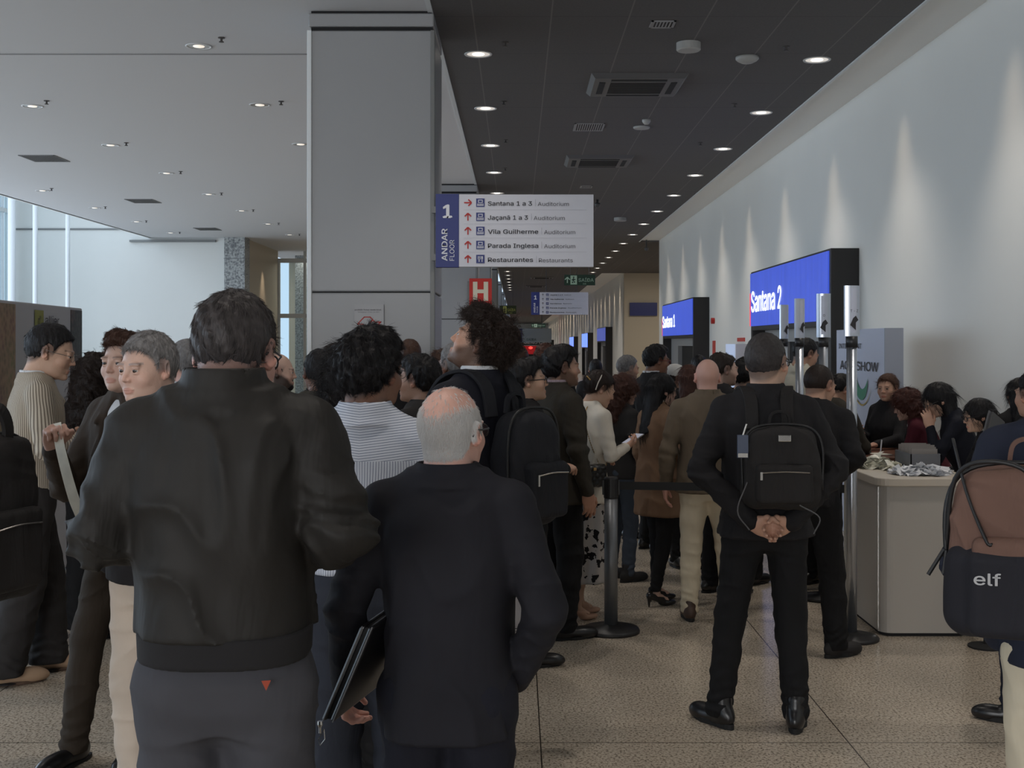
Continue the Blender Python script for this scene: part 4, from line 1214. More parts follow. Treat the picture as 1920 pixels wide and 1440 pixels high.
    # ---- skeleton of the limbs
    ga = {}
    for side, key in ((-1, arms[0]), (1, arms[1])):
        pr = ARMS[key] if isinstance(key, str) else key
        mir = lambda p: V3(p[0] * side, p[1], p[2])
        e, wr, hd, pn, cu = pr
        kx = shw / .180
        e = V3(e[0] * kx * side, e[1], e[2]); wr = V3(wr[0] * (kx if wr[0] > .15 else 1) * side, wr[1], wr[2])
        sh = V3((shw - .012) * side, -.012, 1.388)
        e, wr, sh = U(e), U(wr), U(sh); hd = Rl @ mir(hd); pn = Rl @ mir(pn)
        ga[side] = (sh, e, wr, hd, pn, cu, key)
    PEOPLE[-1][1]['arms'] = ga
    for side in (-1, 1):
        if not hands[0 if side < 0 else 1]: continue
        sh, e, wr, hd, pn, cu, key = ga[side]
        if key == 'pocket': continue
        hV, hQ = make_hand(wr, hd, pn, side, cu, handv, 1.0 if sex == 'm' else .9, fore=e + (wr - e) * (.55 if not short_sleeve else .25))
        bodyV.append(hV); bodyQ.append(hQ); bodyC.append(np.tile(sc * np.array((1.02, .93, .92)), (len(hV), 1)))
    # ---- coarse body under the clothes
    fb = Field((-.42, -.32, .02), (.42, .42, 1.52), .020)
    tk = [(.88, 0, 0, .115, .070), (.95, 0, 0, .125 * g, .085), (1.08, 0, 0, .115 * g, .085), (1.25, 0, 0, .135 * g, .092), (1.36, 0, 0, .135 * g, .082), (1.44, 0, -.01, .08, .06)]
    fb.loft(tk, T=(Rl, piv))
    fb.cone(U((0, 0, 1.38)), NB, .06, .045)
    ank = []; hz = .90
    for side in (-1, 1):
        sh, e, wr = ga[side][:3]
        fb.cone(sh, e, .042, .034); fb.cone(e, wr, .034, .024)
        fx, fy, fdg = feet[0 if side < 0 else 1]
        A_ = V3(side * fx, fy, .085); K_ = (V3(side * .09, 0, hz) * .5 + A_ * .5) + V3(0, .025, .0)
        hip = V3(side * .088, 0, hz)
        ank.append((hip, K_, A_, -side * fdg))
        fb.cone(hip, K_, .060, .042); fb.cone(K_, A_, .045, .030 if sex == 'm' else .027)
        if sex == 'f' and shoes[0] == 'heel':
            fb.cone(A_, A_ + rotm(-side * fdg) @ V3(0, .10, -.045), .026, .022)
    bV, bQ = fb.mesh(); bV = lap(bV, bQ, 2)
    bodyV.append(bV); bodyQ.append(bQ); bodyC.append(np.tile(sc, (len(bV), 1)))
    o = 0; QQ = []
    for v_, q_ in zip(bodyV, bodyQ): QQ.append(q_ + o); o += len(v_)
    np_obj('body', np.concatenate(bodyV), np.concatenate(QQ), MSKIN, root, np.concatenate(bodyC))
    # ---- eyes
    if face:
        for sx in (-1, 1):
            m_ = MB(); c_ = Wh(sx * .0315, .0792, -.0022)
            R_ = .0129 * hs; nseg = 14
            fwd = Rh @ V3(0, 1, .04)
            m_.lathe([(R_ * math.sin(t), -R_ * math.cos(t)) for t in np.linspace(math.pi, 0.001, 12)][::-1], seg=nseg)
            zaxis = Vector(fwd); q = Vector((0, 0, -1)).rotation_difference(zaxis).to_matrix()
            m_.v = [tuple(q @ Vector(v_) + Vector(c_)) for v_ in m_.v]
            m_.m = []
            for f_ in m_.f:
                cc = sum((Vector(m_.v[i]) for i in f_), Vector()) / len(f_) - Vector(c_)
                m_.m.append(1 if cc.normalized().dot(zaxis.normalized()) > .76 else 0)
            m_.build('eye', [MEYEW, MIRIS], root, smooth=True)
    # ---- glasses
    if glasses:
        gm = glasses if isinstance(glasses, str) else 'black'
        gmat = {'black': mat('black_spectacle_frame', rgb(22, 20, 22), .3), 'wire': mat('wire_spectacle_frame', rgb(120, 118, 116), .3, metal=.9), 'red': mat('red_spectacle_frame', rgb(110, 30, 20), .3)}[gm]
        rt = (.0021 if gm != 'wire' else .0011) * (1 if Y < 5 else 1.15)
        gg = MB(); ln = MB()
        for sx in (-1, 1):
            ring = []
            for i in range(17):
                t = 2 * math.pi * i / 16
                ring.append(Wh(sx * .034 + .0235 * math.copysign(abs(math.cos(t)) ** .8, math.cos(t)), .106 - .006 * abs(math.cos(t) * .5 + sx * .5), -.006 + .0175 * math.copysign(abs(math.sin(t)) ** .8, math.sin(t))))
            gg.tube(ring, rt, 6, caps=False); ln.poly([tuple(p) for p in ring[:-1]])
            gg.tube([Wh(sx * .058, .100, .001), Wh(sx * .075, .07, .002), Wh(sx * .081, .02, .001), Wh(sx * .083, -.012, .004), Wh(sx * .080, -.032, -.014)], rt * 1.1, 6)
        gg.tube([Wh(-.011, .107, -.002), Wh(0, .110, .001), Wh(.011, .107, -.002)], rt, 6)
        go = gg.build('glasses', gmat, root, smooth=True); ln.build('lens', MLENS, go)
    # ---- hair
    hairm = hair_mat('hair_' + hcol, HR[hcol], .5)
    if style == 'fringe' and Y < 5:
        m1 = (z < np.interp(y, [-.13, -.09, -.045, -.01, .02, .035, .06, .09], [1, 1, 1, 1, 1, 1, -1, -1])) & (y < .035) & (z > np.interp(y, [-.13, -.06, -.03, -.012, .012, .02], [-.078, -.066, -.04, .02, .02, -.02]))
        pr_ = np.clip(.5 - (z - (.014 - bald) - .5 * np.abs(x) + .1 * (y + .02)) / .05, .02, 1) * m1 * (np.abs(x) < .084)
        rs = np.random.RandomState(seed); pick = rs.rand(len(V)) < pr_
        nn_ = vnormals(V, Q); crown = HC + Rh @ (V3(0, -.045, .12) * hs)
        def gen(P, Nn, r):
            flow = P - crown; flow = flow - Nn * (flow * Nn).sum(1, keepdims=True); flow /= (np.linalg.norm(flow, axis=1, keepdims=True) + 1e-6)
            c = len(P); P = P + r.randn(c, 3) * .0012
            D = flow + Nn * .30 * (.5 + r.rand(c, 1)) + r.randn(c, 3) * .16; D /= np.linalg.norm(D, axis=1, keepdims=True)
            ln = .0105 * (.6 + .8 * r.rand(c, 1)); t = np.linspace(0, 1, 5)
            return np.stack([P + D * ln * q_ - Nn * (q_ ** 2) * ln * .25 for q_ in t], 1)
        ho = strands('hair', V[pick], nn_[pick], gen, 42000, hair_mat('hair_strand_' + hcol, HR[hcol], .6, False), root, .00028, seed)
    elif style != 'bald':
        lo = HC - .20 * hs; hi = HC + .20 * hs
        longh = style in ('long', 'longcurly')
        if longh: lo = np.minimum(lo, HC - V3(.20, .22, .42))
        fh = Field(lo, hi, hv * (1.1 if not longh else 1.4))
        seedw = seed
        def cond(fn, mode='i'):
            def f(X, Y_, Z):
                qx, qy, qz = X - HC[0], Y_ - HC[1], Z - HC[2]
                l = [(qx * Rh[0][i] + qy * Rh[1][i] + qz * Rh[2][i]) / hs for i in range(3)]
                return fn(*l) * hs
            fh.op(f, lo, hi, 0, mode, pad=0)
        if style in ('short', 'crop', 'thick', 'quiff', 'curly', 'tied', 'shaved', 'fringe'):
            th = {'short': .005, 'crop': .003, 'thick': .012, 'quiff': .007, 'curly': .015, 'tied': .010, 'shaved': .0022, 'fringe': .0035}[style]
            fh.ell(Wh(0, -.020, .022), (V3(.0765, .099, .094) + th) * hs, k=0, R=Rh)
            if style in ('short', 'thick', 'quiff', 'curly'):
                fh.ell(Wh(0, -.005, .050), V3(.066, .085, .074) * hs * (1 + th), k=.02, R=Rh)
            if style == 'quiff': fh.ell(Wh(.0, .045, .095), V3(.055, .042, .040) * hs, k=.03, R=Rh)
            if style == 'thick':
                fh.ell(Wh(0.01, .01, .085), V3(.066, .075, .050) * hs, k=.03, R=Rh); fh.ell(Wh(0, -.075, .03), V3(.062, .04, .07) * hs, k=.03, R=Rh)
            if style == 'curly':
                fh.ell(Wh(0, .035, .085), V3(.072, .062, .05) * hs, k=.02, R=Rh); fh.ell(Wh(0, -.06, -.01), V3(.072, .06, .07) * hs, k=.02, R=Rh)
            if style == 'tied': fh.ell(Wh(0, -.105, .02), V3(.035, .03, .035) * hs, k=.02, R=Rh)
            dz = {'curly': -.01, 'thick': -.005, 'short': .014, 'crop': .012, 'shaved': .01}.get(style, 0)
            cond(lambda a_, b_, c_: -(c_ - np.interp(b_, [-.15, -.10, -.06, -.03, -.012, .012, .02, .032, .055, .075, .12], [-.078 + dz, -.076 + dz, -.062 + dz, -.030, .032, .032, .000, .030, .062, .072, .074])) * .75)
            if style == 'fringe':
                cond(lambda a_, b_, c_: (c_ - (.020 - bald) - .55 * np.abs(a_) + .10 * (b_ + .02)) * .8)
            if bald and style != 'fringe':      # receding crown
                cond(lambda a_, b_, c_: -(np.sqrt((a_ / .045) ** 2 + ((b_ - .02) / .075) ** 2 + ((c_ - .13) / .05) ** 2) - 1) * .03)
            am, fr = {'short': (.0028, 40), 'crop': (.0015, 60), 'thick': (.0055, 30), 'quiff': (.0035, 36), 'curly': (.010, 26), 'tied': (.0015, 30), 'shaved': (.0003, 40), 'fringe': (.0008, 60)}[style]
        else:
            cur = style == 'longcurly'
            t_ = .026 if cur else .012
            fh.ell(Wh(0, -.018, .022), (V3(.0765, .099, .094) + t_) * hs, k=0, R=Rh)
            # falling lengths behind the head, hanging straight down whatever the head does
            a0 = .088 + (.022 if cur else 0)
            bk = HC + Rh @ V3(0, -.045, 0) * hs
            Rz_ = rotm(hy)
            Lh = .34 if not cur else .30
            def fl_(X, Y_, Z):
                qx, qy, qz = X - bk[0], Y_ - bk[1], Z - bk[2]
                lx = qx * Rz_[0][0] + qy * Rz_[1][0]; ly = qx * Rz_[0][1] + qy * Rz_[1][1]
                t = np.clip(-qz / Lh, 0, 1); aa = a0 * (1 + .12 * np.sin(t * 3)) * (1 - .10 * t); bb = (.074 + (.02 if cur else 0)) * (1 - .30 * t); cy_ = -.015 - .075 * t
                d = (np.sqrt((lx / aa) ** 2 + ((ly - cy_) / bb) ** 2) - 1) * bb
                d = np.maximum(d, qz - .03)
                return np.maximum(d, -(qz + Lh * (1 - 1.2 * (lx / .1) ** 2 * .12)))
            fh.op(fl_, lo, hi, .03, 'u', pad=0)
            # open the face
            fh.ell(Wh(0, .085, -.045), V3(.058, .075, .105) * hs, k=.008, mode='s', R=Rh)
            fh.ell(Wh(0, .06, -.12), V3(.055, .085, .07) * hs, k=.008, mode='s', R=Rh)
            am, fr = (.011, 18) if cur else (.0035, 24)
        zf = .35 if style in ('long', 'short', 'quiff') else (1.0 if style in ('curly', 'longcurly') else .6)
        def nz(X, Y_, Z): return am * wave(X, Y_, Z, (fr, fr, fr * zf), seedw, 1.3) + am * .5 * wave(X, Y_, Z, (fr * 2.2, fr * 2.2, fr * 2.2 * zf), seedw + 1, 1.0)
        fh.op(nz, lo, hi, 0, 'add', pad=0)
        hV, hQ = fh.mesh()
        if len(hV):
            ho = np_obj('hair', hV, hQ, hairm, root)
            nS = {True: 9000, False: 2600}[Y < 5.3] if Y < 9.5 else 0
            if Y < 3.9: nS = 26000
            if longh: nS = int(nS * 1.3)
            if nS:
                nn_ = vnormals(hV, hQ)
                crown = HC + Rh @ (V3(0, -.045, .12) * hs)
                curl_ = style in ('curly', 'longcurly')
                ln_ = {'short': .013, 'crop': .008, 'thick': .017, 'quiff': .018, 'curly': .026, 'tied': .03, 'shaved': .003, 'fringe': .010, 'long': .07, 'longcurly': .05}[style]
                lift = {'short': .20, 'crop': .3, 'thick': .16, 'quiff': .2, 'curly': .45, 'tied': .05, 'shaved': .8, 'fringe': .16, 'long': .03, 'longcurly': .35}[style]
                def gen(P, Nn, r):
                    c = len(P); flow = P - crown
                    if longh: flow = np.tile(V3(0, 0, -1), (c, 1)) + .25 * nrm(V3(0, 1, 0)) * 0
                    flow = flow - Nn * (flow * Nn).sum(1, keepdims=True); flow /= (np.linalg.norm(flow, axis=1, keepdims=True) + 1e-6)
                    # neighbouring strands share a direction: clumps
                    cl = np.stack([np.sin(P[:, 0] * 160 + P[:, 2] * 90 + i * 2) + np.sin(P[:, 1] * 130 - P[:, 2] * 120 + i) for i in range(3)], 1) * (.35 if not curl_ else .9)
                    D = flow + Nn * lift * (.6 + .8 * r.rand(c, 1)) + cl * (.5 if not longh or curl_ else .12) + r.randn(c, 3) * (.3 if curl_ else (.04 if longh else .10))
                    D /= np.linalg.norm(D, axis=1, keepdims=True)
                    ln = ln_ * (.6 + .8 * r.rand(c, 1)); t = np.linspace(0, 1, 5)
                    B1 = np.cross(D, Nn); B1 /= (np.linalg.norm(B1, axis=1, keepdims=True) + 1e-6)
                    out = np.zeros((c, 5, 3)); ph = r.rand(c, 1) * 6.28
                    for i, tt in enumerate(t):
                        sag = flow * (tt ** 2) * .35 - Nn * (tt ** 2) * (.30 if style != 'shaved' else 0)
                        p = P - Nn * .002 + (D * tt + sag) * ln
                        if curl_: p = p + (B1 * np.cos(ph + tt * 5.5) + Nn * np.sin(ph + tt * 5.5)) * .008 * tt ** .5 * (.5 + r.rand(c, 1) * 0 + .5)
                        out[:, i] = p
                    return out
                sm = hair_mat('hair_strand_' + hcol, tuple(min(v * 1.35 + .003, 1) for v in HR[hcol]), .55, False)
                strands('hair_strands', hV, nn_, gen, nS, sm, ho, (.00042 if Y < 4 else .0007) * (1 if style != 'fringe' else .8), seed)
    # beard volume
    if beard and beard[2] > 0:
        lo = HC - .14 * hs; hi = HC + .14 * hs; fh = Field(lo, hi, hv)
        t_ = beard[2]
        fh.ell(Wh(0, .028, -.072), (V3(.050, .055, .042) * np.array((1 + .5 * belly, 1, 1)) + t_) * hs, k=0, R=Rh)
        fh.ell(Wh(0, .072, -.098), (V3(.022, .018, .018) + t_) * hs, k=.02, R=Rh)
        fh.ell(Wh(0, .098, -.068), V3(.022, .03, .0085) * hs, k=.004, mode='s', R=Rh)
        def f(X, Y_, Z):
            qx, qy, qz = X - HC[0], Y_ - HC[1], Z - HC[2]
            l = [(qx * Rh[0][i] + qy * Rh[1][i] + qz * Rh[2][i]) / hs for i in range(3)]
            return np.maximum(l[2] + .052 - .35 * np.clip(.05 - l[1], 0, 1), -.01 - l[1])
        fh.op(f, lo, hi, 0, 'i', pad=0)
        hV, hQ = fh.mesh()
        if len(hV): np_obj('beard', hV, hQ, hair_mat('hair_' + beard[0], HR[beard[0]]), root)
    # ---- clothes
    kind, mname = top
    tm = MATS[mname]
    big = {'bomber': .012, 'coat': .012, 'shirt': -.006, 'jacket': .004, 'blazer': .002, 'puffer': .02, 'sweater': .0}[kind]
    dk = 1.0 * dep
    if sex == 'm':
        tk = [(hem, 0, 0, .166 * w, .128 * dk), (.95, 0, .0, .163 * w, .126 * dk), (1.08, 0, .02 * belly * 3, .156 * w * (1 + .2 * belly), .122 * dk + .08 * belly),
              (1.25, 0, .0, .172 * w, .128 * dk), (1.34, 0, -.005, .176 * w, .122 * dk), (1.40, 0, -.01, .150 * w, .102 * dk), (1.445, 0, -.015, .115, .085), (1.475, 0, -.018, .085, .075)]
    else:
        tk = [(hem, 0, 0, .175 * w, .130 * dk), (.95, 0, 0, .168 * w, .125 * dk), (1.08, 0, 0, .140 * w, .108 * dk), (1.24, 0, .012, .158 * w, .128 * dk),
              (1.32, 0, .0, .158 * w, .115 * dk), (1.39, 0, -.01, .140 * w, .095 * dk), (1.44, 0, -.015, .09, .075), (1.47, 0, -.018, .070, .066)]
    if hem > .95: tk = [t for t in tk if t[0] >= hem - .001 and not (t[0] == .95)]
    if kind == 'coat': tk = [(hem, 0, 0, tk[0][3] * 1.12, tk[0][4] * 1.12)] + tk[1:]
    tk = [(a_, b_, c_, d_ + big, e_ + big) for a_, b_, c_, d_, e_ in tk]
    pts = [U((sx, yy, zz)) for sx in (-.36 * w - .05, .36 * w + .05) for yy in (-.30, .34) for zz in (min(hem, .9), 1.56)]
    for side in (-1, 1): pts += [ga[side][1] - .1, ga[side][1] + .1, ga[side][2] - .08, ga[side][2] + .08]
    pts = np.array(pts); fg = Field(pts.min(0), pts.max(0), gv)
    fa = {'bomber': .0115, 'coat': .010, 'shirt': .0105, 'jacket': .0075, 'blazer': .006, 'puffer': .013, 'sweater': .008}[kind]
    def tfold(X, Y_, Z): return fa * .8 * wave(X, Y_, Z, (4.5, 4.5, 1.8), seed, .9) - fa * .75 * ridge(X, Y_, Z, (5.5, 5.5, 2.6), seed + 5, 1.2)
    fg.loft(tk, T=(Rl, piv), n=2.5, fold=tfold, k=0)
    sr = {'bomber': 1.22, 'coat': 1.08, 'shirt': .98, 'jacket': 1.04, 'blazer': .98, 'puffer': 1.35, 'sweater': 1.0}[kind] * (1 if sex == 'm' else .88) * sleeve
    for side in (-1, 1):
        sh, e, wr, hd, pn, cu, key = ga[side]
        nbp = U((side * .045, -.020, 1.468)); shp = sh
        fg.cone(nbp, shp + Rl @ V3(0, 0, .006), .038, .050 * sr ** .5, k=.045)
        def sf_(t, X, Y_, Z, side=side):
            wgt = .35 + .9 * np.exp(-((t - 1.0) / .35) ** 2)
            return fa * wgt * (.7 * wave(X, Y_, Z, (6, 6, 12), seed + 2 + side, 1.1) - .8 * ridge(X, Y_, Z, (5, 5, 10), seed + 9 + side, 1.2))
        def sf2(t, X, Y_, Z, side=side):
            wgt = .45 + .8 * np.exp(-(t / .35) ** 2)
            return fa * wgt * (.7 * wave(X, Y_, Z, (6, 8, 12), seed + 2 + side, 1.1) - .8 * ridge(X, Y_, Z, (5, 7, 10), seed + 9 + side, 1.2))
        fg.cone(sh, e, .062 * sr, .054 * sr, k=.022, fold=sf_)
        if not short_sleeve:
            wend = e + (wr - e) * .97
            fg.cone(e, wend, .053 * sr, .040 * sr, k=.012, fold=sf2)
            if kind == 'bomber': pass
    # collar
    ch = {'bomber': 1.535, 'shirt': 1.515, 'jacket': 1.500, 'coat': 1.515, 'blazer': 1.49, 'puffer': 1.54, 'sweater': 1.485}[kind]
    ch = 1.46 + (ch - 1.46) * collar
    cr = (.074 if sex == 'm' else .064) * (1 + .32 * belly)
    fg.loft([(1.44, 0, -.018, cr + .030, cr + .022), (1.465, 0, -.018, cr + .014, cr + .010), (ch, 0, -.020, cr + .004, cr + .004)], T=(Rl, piv), n=2, k=.012)
    fg.loft([(1.40, 0, -.016, cr - .016, cr - .016), (1.465, 0, -.018, cr - .007, cr - .007), (ch + .05, 0, -.022, cr - .004, cr - .003)], T=(Rl, piv), n=2, k=0, mode='s')
    if kind in ('jacket', 'blazer', 'coat') and inner:      # open front showing what is worn below
        fg.ell(U((0, .13, 1.40)), (.042, .075, .15), k=.006, mode='s', R=Rl)
        # lapels / collar fold
        fg.cone(U((-.075, -.035, 1.462)), U((0, -.092, 1.474)), .010, .010, k=.008); fg.cone(U((.075, -.035, 1.462)), U((0, -.092, 1.474)), .010, .010, k=.008)
        for sx in (-1, 1): fg.cone(U((sx * .078, .0, 1.455)), U((sx * .062, .115, 1.36)), .013, .011, k=.010)
    V, Q = fg.mesh(); V = lap(V, Q, 1, .4)
    gname = {'bomber': 'jacket', 'coat': 'coat', 'shirt': 'shirt', 'jacket': 'suit_jacket', 'blazer': 'blazer', 'puffer': 'jacket', 'sweater': 'sweater'}[kind]
    go = np_obj(gname, V, Q, tm, root)
    if kind == 'bomber':      # ribbed hem band
        fr_ = Field((-.26 * w, -.24, hem - .09), (.26 * w, .24, hem + .04), gv)
        fr_.loft([(hem - .052, 0, 0, tk[0][3] * .97, tk[0][4] * .97), (hem + .01, 0, 0, tk[0][3] * .985, tk[0][4] * .985)], n=2.5, k=0, T=(Rl, piv))
        rV, rQ = fr_.mesh(); np_obj('ribbed_hem', rV, rQ, mat('ribbed_knit', rgb(26, 25, 27), .95), go)
    if inner:
        im = MATS[inner]; fi = Field(np.minimum(NB - .14, NB - .14) - V3(0, 0, .2), NB + V3(.14, .2, .09), gv * .8)
        fi.loft([(1.25, 0, .0, .12, .112 * dk), (1.40, 0, .0, .10, .085), (1.45, 0, -.016, cr + .002, cr + .002), (ch + .014, 0, -.020, cr - .001, cr - .001)], T=(Rl, piv), n=2, k=0)
        fi.loft([(1.42, 0, -.016, cr - .012, cr - .012), (ch + .05, 0, -.022, cr - .008, cr - .008)], T=(Rl, piv), n=2, k=0, mode='s')
        fi.ell(U((0, .085, 1.50)), (.018, .05, .06), k=.004, mode='s', R=Rl)
        iV, iQ = fi.mesh(); np_obj('shirt', iV, iQ, im, root)
    if hood:
        fo = Field(NB - .16, NB + .16, gv)
        fo.cone(U((-.08, -.03, 1.47)), U((0, -.10, 1.45)), .03, .036, k=0); fo.cone(U((.08, -.03, 1.47)), U((0, -.10, 1.45)), .03, .036, k=.02)
        oV, oQ = fo.mesh(); np_obj('hood', oV, oQ, tm, root)
    if legs:
        bk_, bm_ = bottom; bmat = MATS[bm_]
        lo = V3(-.30, -.25, .0); hi = V3(.30, .25, 1.04)
        for hip, K_, A_, dg in ank: lo = np.minimum(lo, A_ - .12); hi = np.maximum(hi, A_ + .12)
        lo[2] = .02; hi[2] = 1.05
        fl = Field(lo, hi, gv)
        if bk_ == 'skirt':
            def skf(X, Y_, Z): return .012 * np.sin(np.arctan2(Y_, X) * 11 + 1.5 * np.sin(Z * 6)) * np.clip((1.0 - Z) / .5, 0, 1)
            fl.loft([(.26, 0, 0, .225, .215), (.55, 0, 0, .21, .19), (.85, 0, 0, .175, .15), (1.02, 0, 0, .135, .105)], n=2, fold=skf, k=0)
        else:
            rr = {'trousers': (.096, .076, .062), 'jeans': (.092, .068, .054), 'slim': (.086, .060, .044), 'wide': (.10, .095, .095)}[bk_]
            q = 1.0 if sex == 'm' else .95; q *= (w * .5 + .5)
            fl.loft([(.79, 0, -.005, .135 * q, .085), (.84, 0, -.006, .158 * q, .112), (.90, 0, -.008, .165 * w * .97, .122), (1.0, 0, 0, .158 * w, .115), (1.04, 0, 0, .150 * w, .108)], n=2.3, k=0)
            for i, (hip, K_, A_, dg) in enumerate(ank):
                def lf(t, X, Y_, Z, i=i): return .0035 * wave(X, Y_, Z, (5, 5, 7), seed + 20 + i, 1.0) - .004 * ridge(X, Y_, Z, (5, 5, 6), seed + 30 + i, 1.2)
                def lf2(t, X, Y_, Z, i=i):
                    st = np.clip((t - .62) / .3, 0, 1)
                    return .003 * wave(X, Y_, Z, (5, 5, 7), seed + 20 + i, 1.0) - .005 * ridge(X, Y_, Z, (5, 5, 7), seed + 30 + i, 1.2) + (.0055 * st) * np.sin(t * 58 + 2.5 * np.sin(X * 30 + i) + 2 * np.sin(Y_ * 26))
                fl.cone(hip + V3(0, 0, -.03), K_, rr[0] * q, rr[1] * q, k=.045, fold=lf)
                fl.cone(K_, A_ + V3(0, -.008, -.01 if shoes[0] != 'heel' else .05), rr[1] * q, rr[2] * q, k=.015, fold=lf2)
            fl.op(lambda X, Y_, Z: (.045 if shoes[0] != 'heel' else .11) - Z + 0 * X + 0 * Y_, lo, hi, 0, 'i', pad=0)
        V, Q = fl.mesh(); V = lap(V, Q, 1, .4)
        np_obj('skirt' if bk_ == 'skirt' else ('jeans' if bk_ == 'jeans' else 'trousers'), V, Q, bmat, root)
        for hip, K_, A_, dg in ank:
            shoe_mesh(root, (A_[0], A_[1], 0), dg, shoes[0], MATS[shoes[1]], MATS[shoes[2]] if shoes[2] else None, max(handv, .0045))
    return root
# ---------------------------------------------------------------- cloth materials
fabric('black_cloth', rgb(34, 33, 35)); fabric('black_nylon', rgb(36, 34, 32), .62, 6, .55)
fabric('navy_suit', rgb(30, 30, 36), .8, 5, .45); fabric('dark_navy', rgb(27, 28, 37)); fabric('navy_jacket', rgb(36, 40, 54))
fabric('charcoal_wool', rgb(48, 46, 46)); fabric('grey_suit', rgb(74, 72, 70)); fabric('grey_trousers', rgb(66, 66, 71), .85, 5, .4)
fabric('slate_trousers', rgb(50, 53, 62)); fabric('brown_corduroy', rgb(62, 53, 46)); fabric('brown_trousers', rgb(54, 46, 38))
fabric('olive_jacket', rgb(58, 54, 48)); fabric('taupe_wool', rgb(106, 94, 80)); fabric('cream_wool', rgb(226, 218, 205), .8, 5, .3)
fabric('camel_coat', rgb(122, 96, 76)); fabric('beige_cotton', rgb(204, 194, 172), .85, 6, .5); fabric('cream_cotton', rgb(200, 186, 172), .85, 6, .3)
fabric('khaki_cotton', rgb(208, 196, 172), .85, 6, .45)
fabric('blue_denim', rgb(66, 74, 86)); fabric('white_cotton', rgb(206, 208, 212), .8, 6, .3); fabric('burgundy_cloth', rgb(72, 22, 34))
fabric('lilac_shirt', rgb(168, 152, 162)); fabric('off_white_knit', rgb(196, 190, 174)); fabric('black_trousers', rgb(26, 26, 28))
mat('black_leather', rgb(24, 23, 25), .3, spec=.6); mat('black_suede', rgb(34, 32, 33), .75); mat('tan_suede', rgb(166, 138, 112), .8, bump=(30, .2, (1, 1, 1)))
mat('brown_leather', rgb(66, 48, 38), .5); mat('nude_leather', rgb(176, 138, 116), .4)
mat('black_sole', rgb(22, 22, 23), .7); mat('brown_sole', rgb(92, 72, 58), .7); mat('pale_sole', rgb(170, 164, 156), .7)
def stripes(name, base, line, period, width, dirs, yoke=None, st=.45):
    """striped cloth; stripes run along the height; yoke=z above which they run across"""
    m = fabric(name, base, .8, 6, st, (1, 1, .35), var=0)
    b = m.node_tree.nodes['Principled BSDF']
    tc = N(m, 'ShaderNodeTexCoord'); sep = N(m, 'ShaderNodeSeparateXYZ'); L(m, tc.outputs['Object'], sep.inputs[0])
    if dirs == 'x': u = sep.outputs[0]
    else:     # around the body
        u = mathn(m, 'MULTIPLY', mathn(m, 'ARCTAN2', sep.outputs[1], sep.outputs[0]), .16)
    nz = N(m, 'ShaderNodeTexNoise'); nz.inputs['Scale'].default_value = 4; L(m, tc.outputs['Object'], nz.inputs['Vector'])
    u = mathn(m, 'ADD', u, mathn(m, 'MULTIPLY', nz.outputs['Fac'], .02))
    def line_(c):
        return mathn(m, 'LESS_THAN', mathn(m, 'FRACT', mathn(m, 'DIVIDE', c, period)), width)
    f = line_(u)
    if yoke:
        zc = mathn(m, 'ADD', sep.outputs[2], mathn(m, 'MULTIPLY', mathn(m, 'ABSOLUTE', sep.outputs[0]), -.12))
        g = mathn(m, 'GREATER_THAN', sep.outputs[2], yoke)
        f = mathn(m, 'ADD', mathn(m, 'MULTIPLY', f, mathn(m, 'SUBTRACT', 1, g)), mathn(m, 'MULTIPLY', line_(zc), g))
    L(m, mixc(m, f, base, line), b.inputs['Base Color'])
    return m
stripes('pinstripe_shirt', rgb(206, 210, 220), rgb(112, 120, 142), .0078, .24, 'x', yoke=1.335)
stripes('striped_jacket', rgb(186, 176, 160), rgb(112, 102, 92), .0095, .40, 'a')
# floral skirt
m = fabric('floral_skirt', rgb(178, 172, 168), .8, 5, .3)
tc = N(m, 'ShaderNodeTexCoord'); a = N(m, 'ShaderNodeTexNoise'); a.inputs['Scale'].default_value = 17; a.inputs['Detail'].default_value = 3; L(m, tc.outputs['Object'], a.inputs['Vector'])
v = N(m, 'ShaderNodeTexVoronoi'); v.inputs['Scale'].default_value = 24; L(m, tc.outputs['Object'], v.inputs['Vector'])
t = mathn(m, 'ADD', a.outputs['Fac'], mathn(m, 'MULTIPLY', v.outputs['Distance'], -.16))
L(m, mixc(m, mathn(m, 'GREATER_THAN', t, .465), rgb(182, 176, 172), rgb(26, 24, 26)), m.node_tree.nodes['Principled BSDF'].inputs['Base Color'])
# ---------------------------------------------------------------- the crowd
import time as _t; _t0 = _t.time()
BK = ('trousers', 'black_trousers')
G = 'people waiting in the middle of the queue'
# front rows
A_BOMBER = person('large man in a black zip bomber jacket seen from behind, in the very front', 430, 537, 2.75, head=2, hy=-11, hp=-12, w=1.0, dep=1.1, belly=.18,
       top=('bomber', 'black_nylon'), hem=.985, bottom=('trousers', 'grey_trousers'), hair=('short', 'dgrey'), skin='pink', arms=(((.238, -.05, 1.19), (.13, .19, 1.12), (-.7, .7, .1), (-.1, -.3, -1), .5),) * 2, glasses='black', collar=.85, sleeve=.98, nk=.035)
A_OLD = person('older balding man with short white hair and a dark suit, seen from behind', 847, 722, 3.1, head=-2, hy=-24, w=1.02, belly=.12, collar=1.15, nk=.012,
       top=('jacket', 'navy_suit'), hem=.775, bottom=('trousers', 'dark_navy'), hair=('fringe', 'silver'), skin='pink', arms=('side', 'pocket'), glasses='black')
A_SHIRT = person('black-haired man in a white pinstriped shirt seen from behind', 694, 606, 3.85, head=-4, hy=-26, w=1.04, belly=.1,
       top=('shirt', 'pinstripe_shirt'), hem=.985, bottom=('trousers', 'slate_trousers'), hair=('thick', 'black'), skin='brown', arms=('front', 'front'), glasses='wire', hs=1.04, sleeve=1.05)
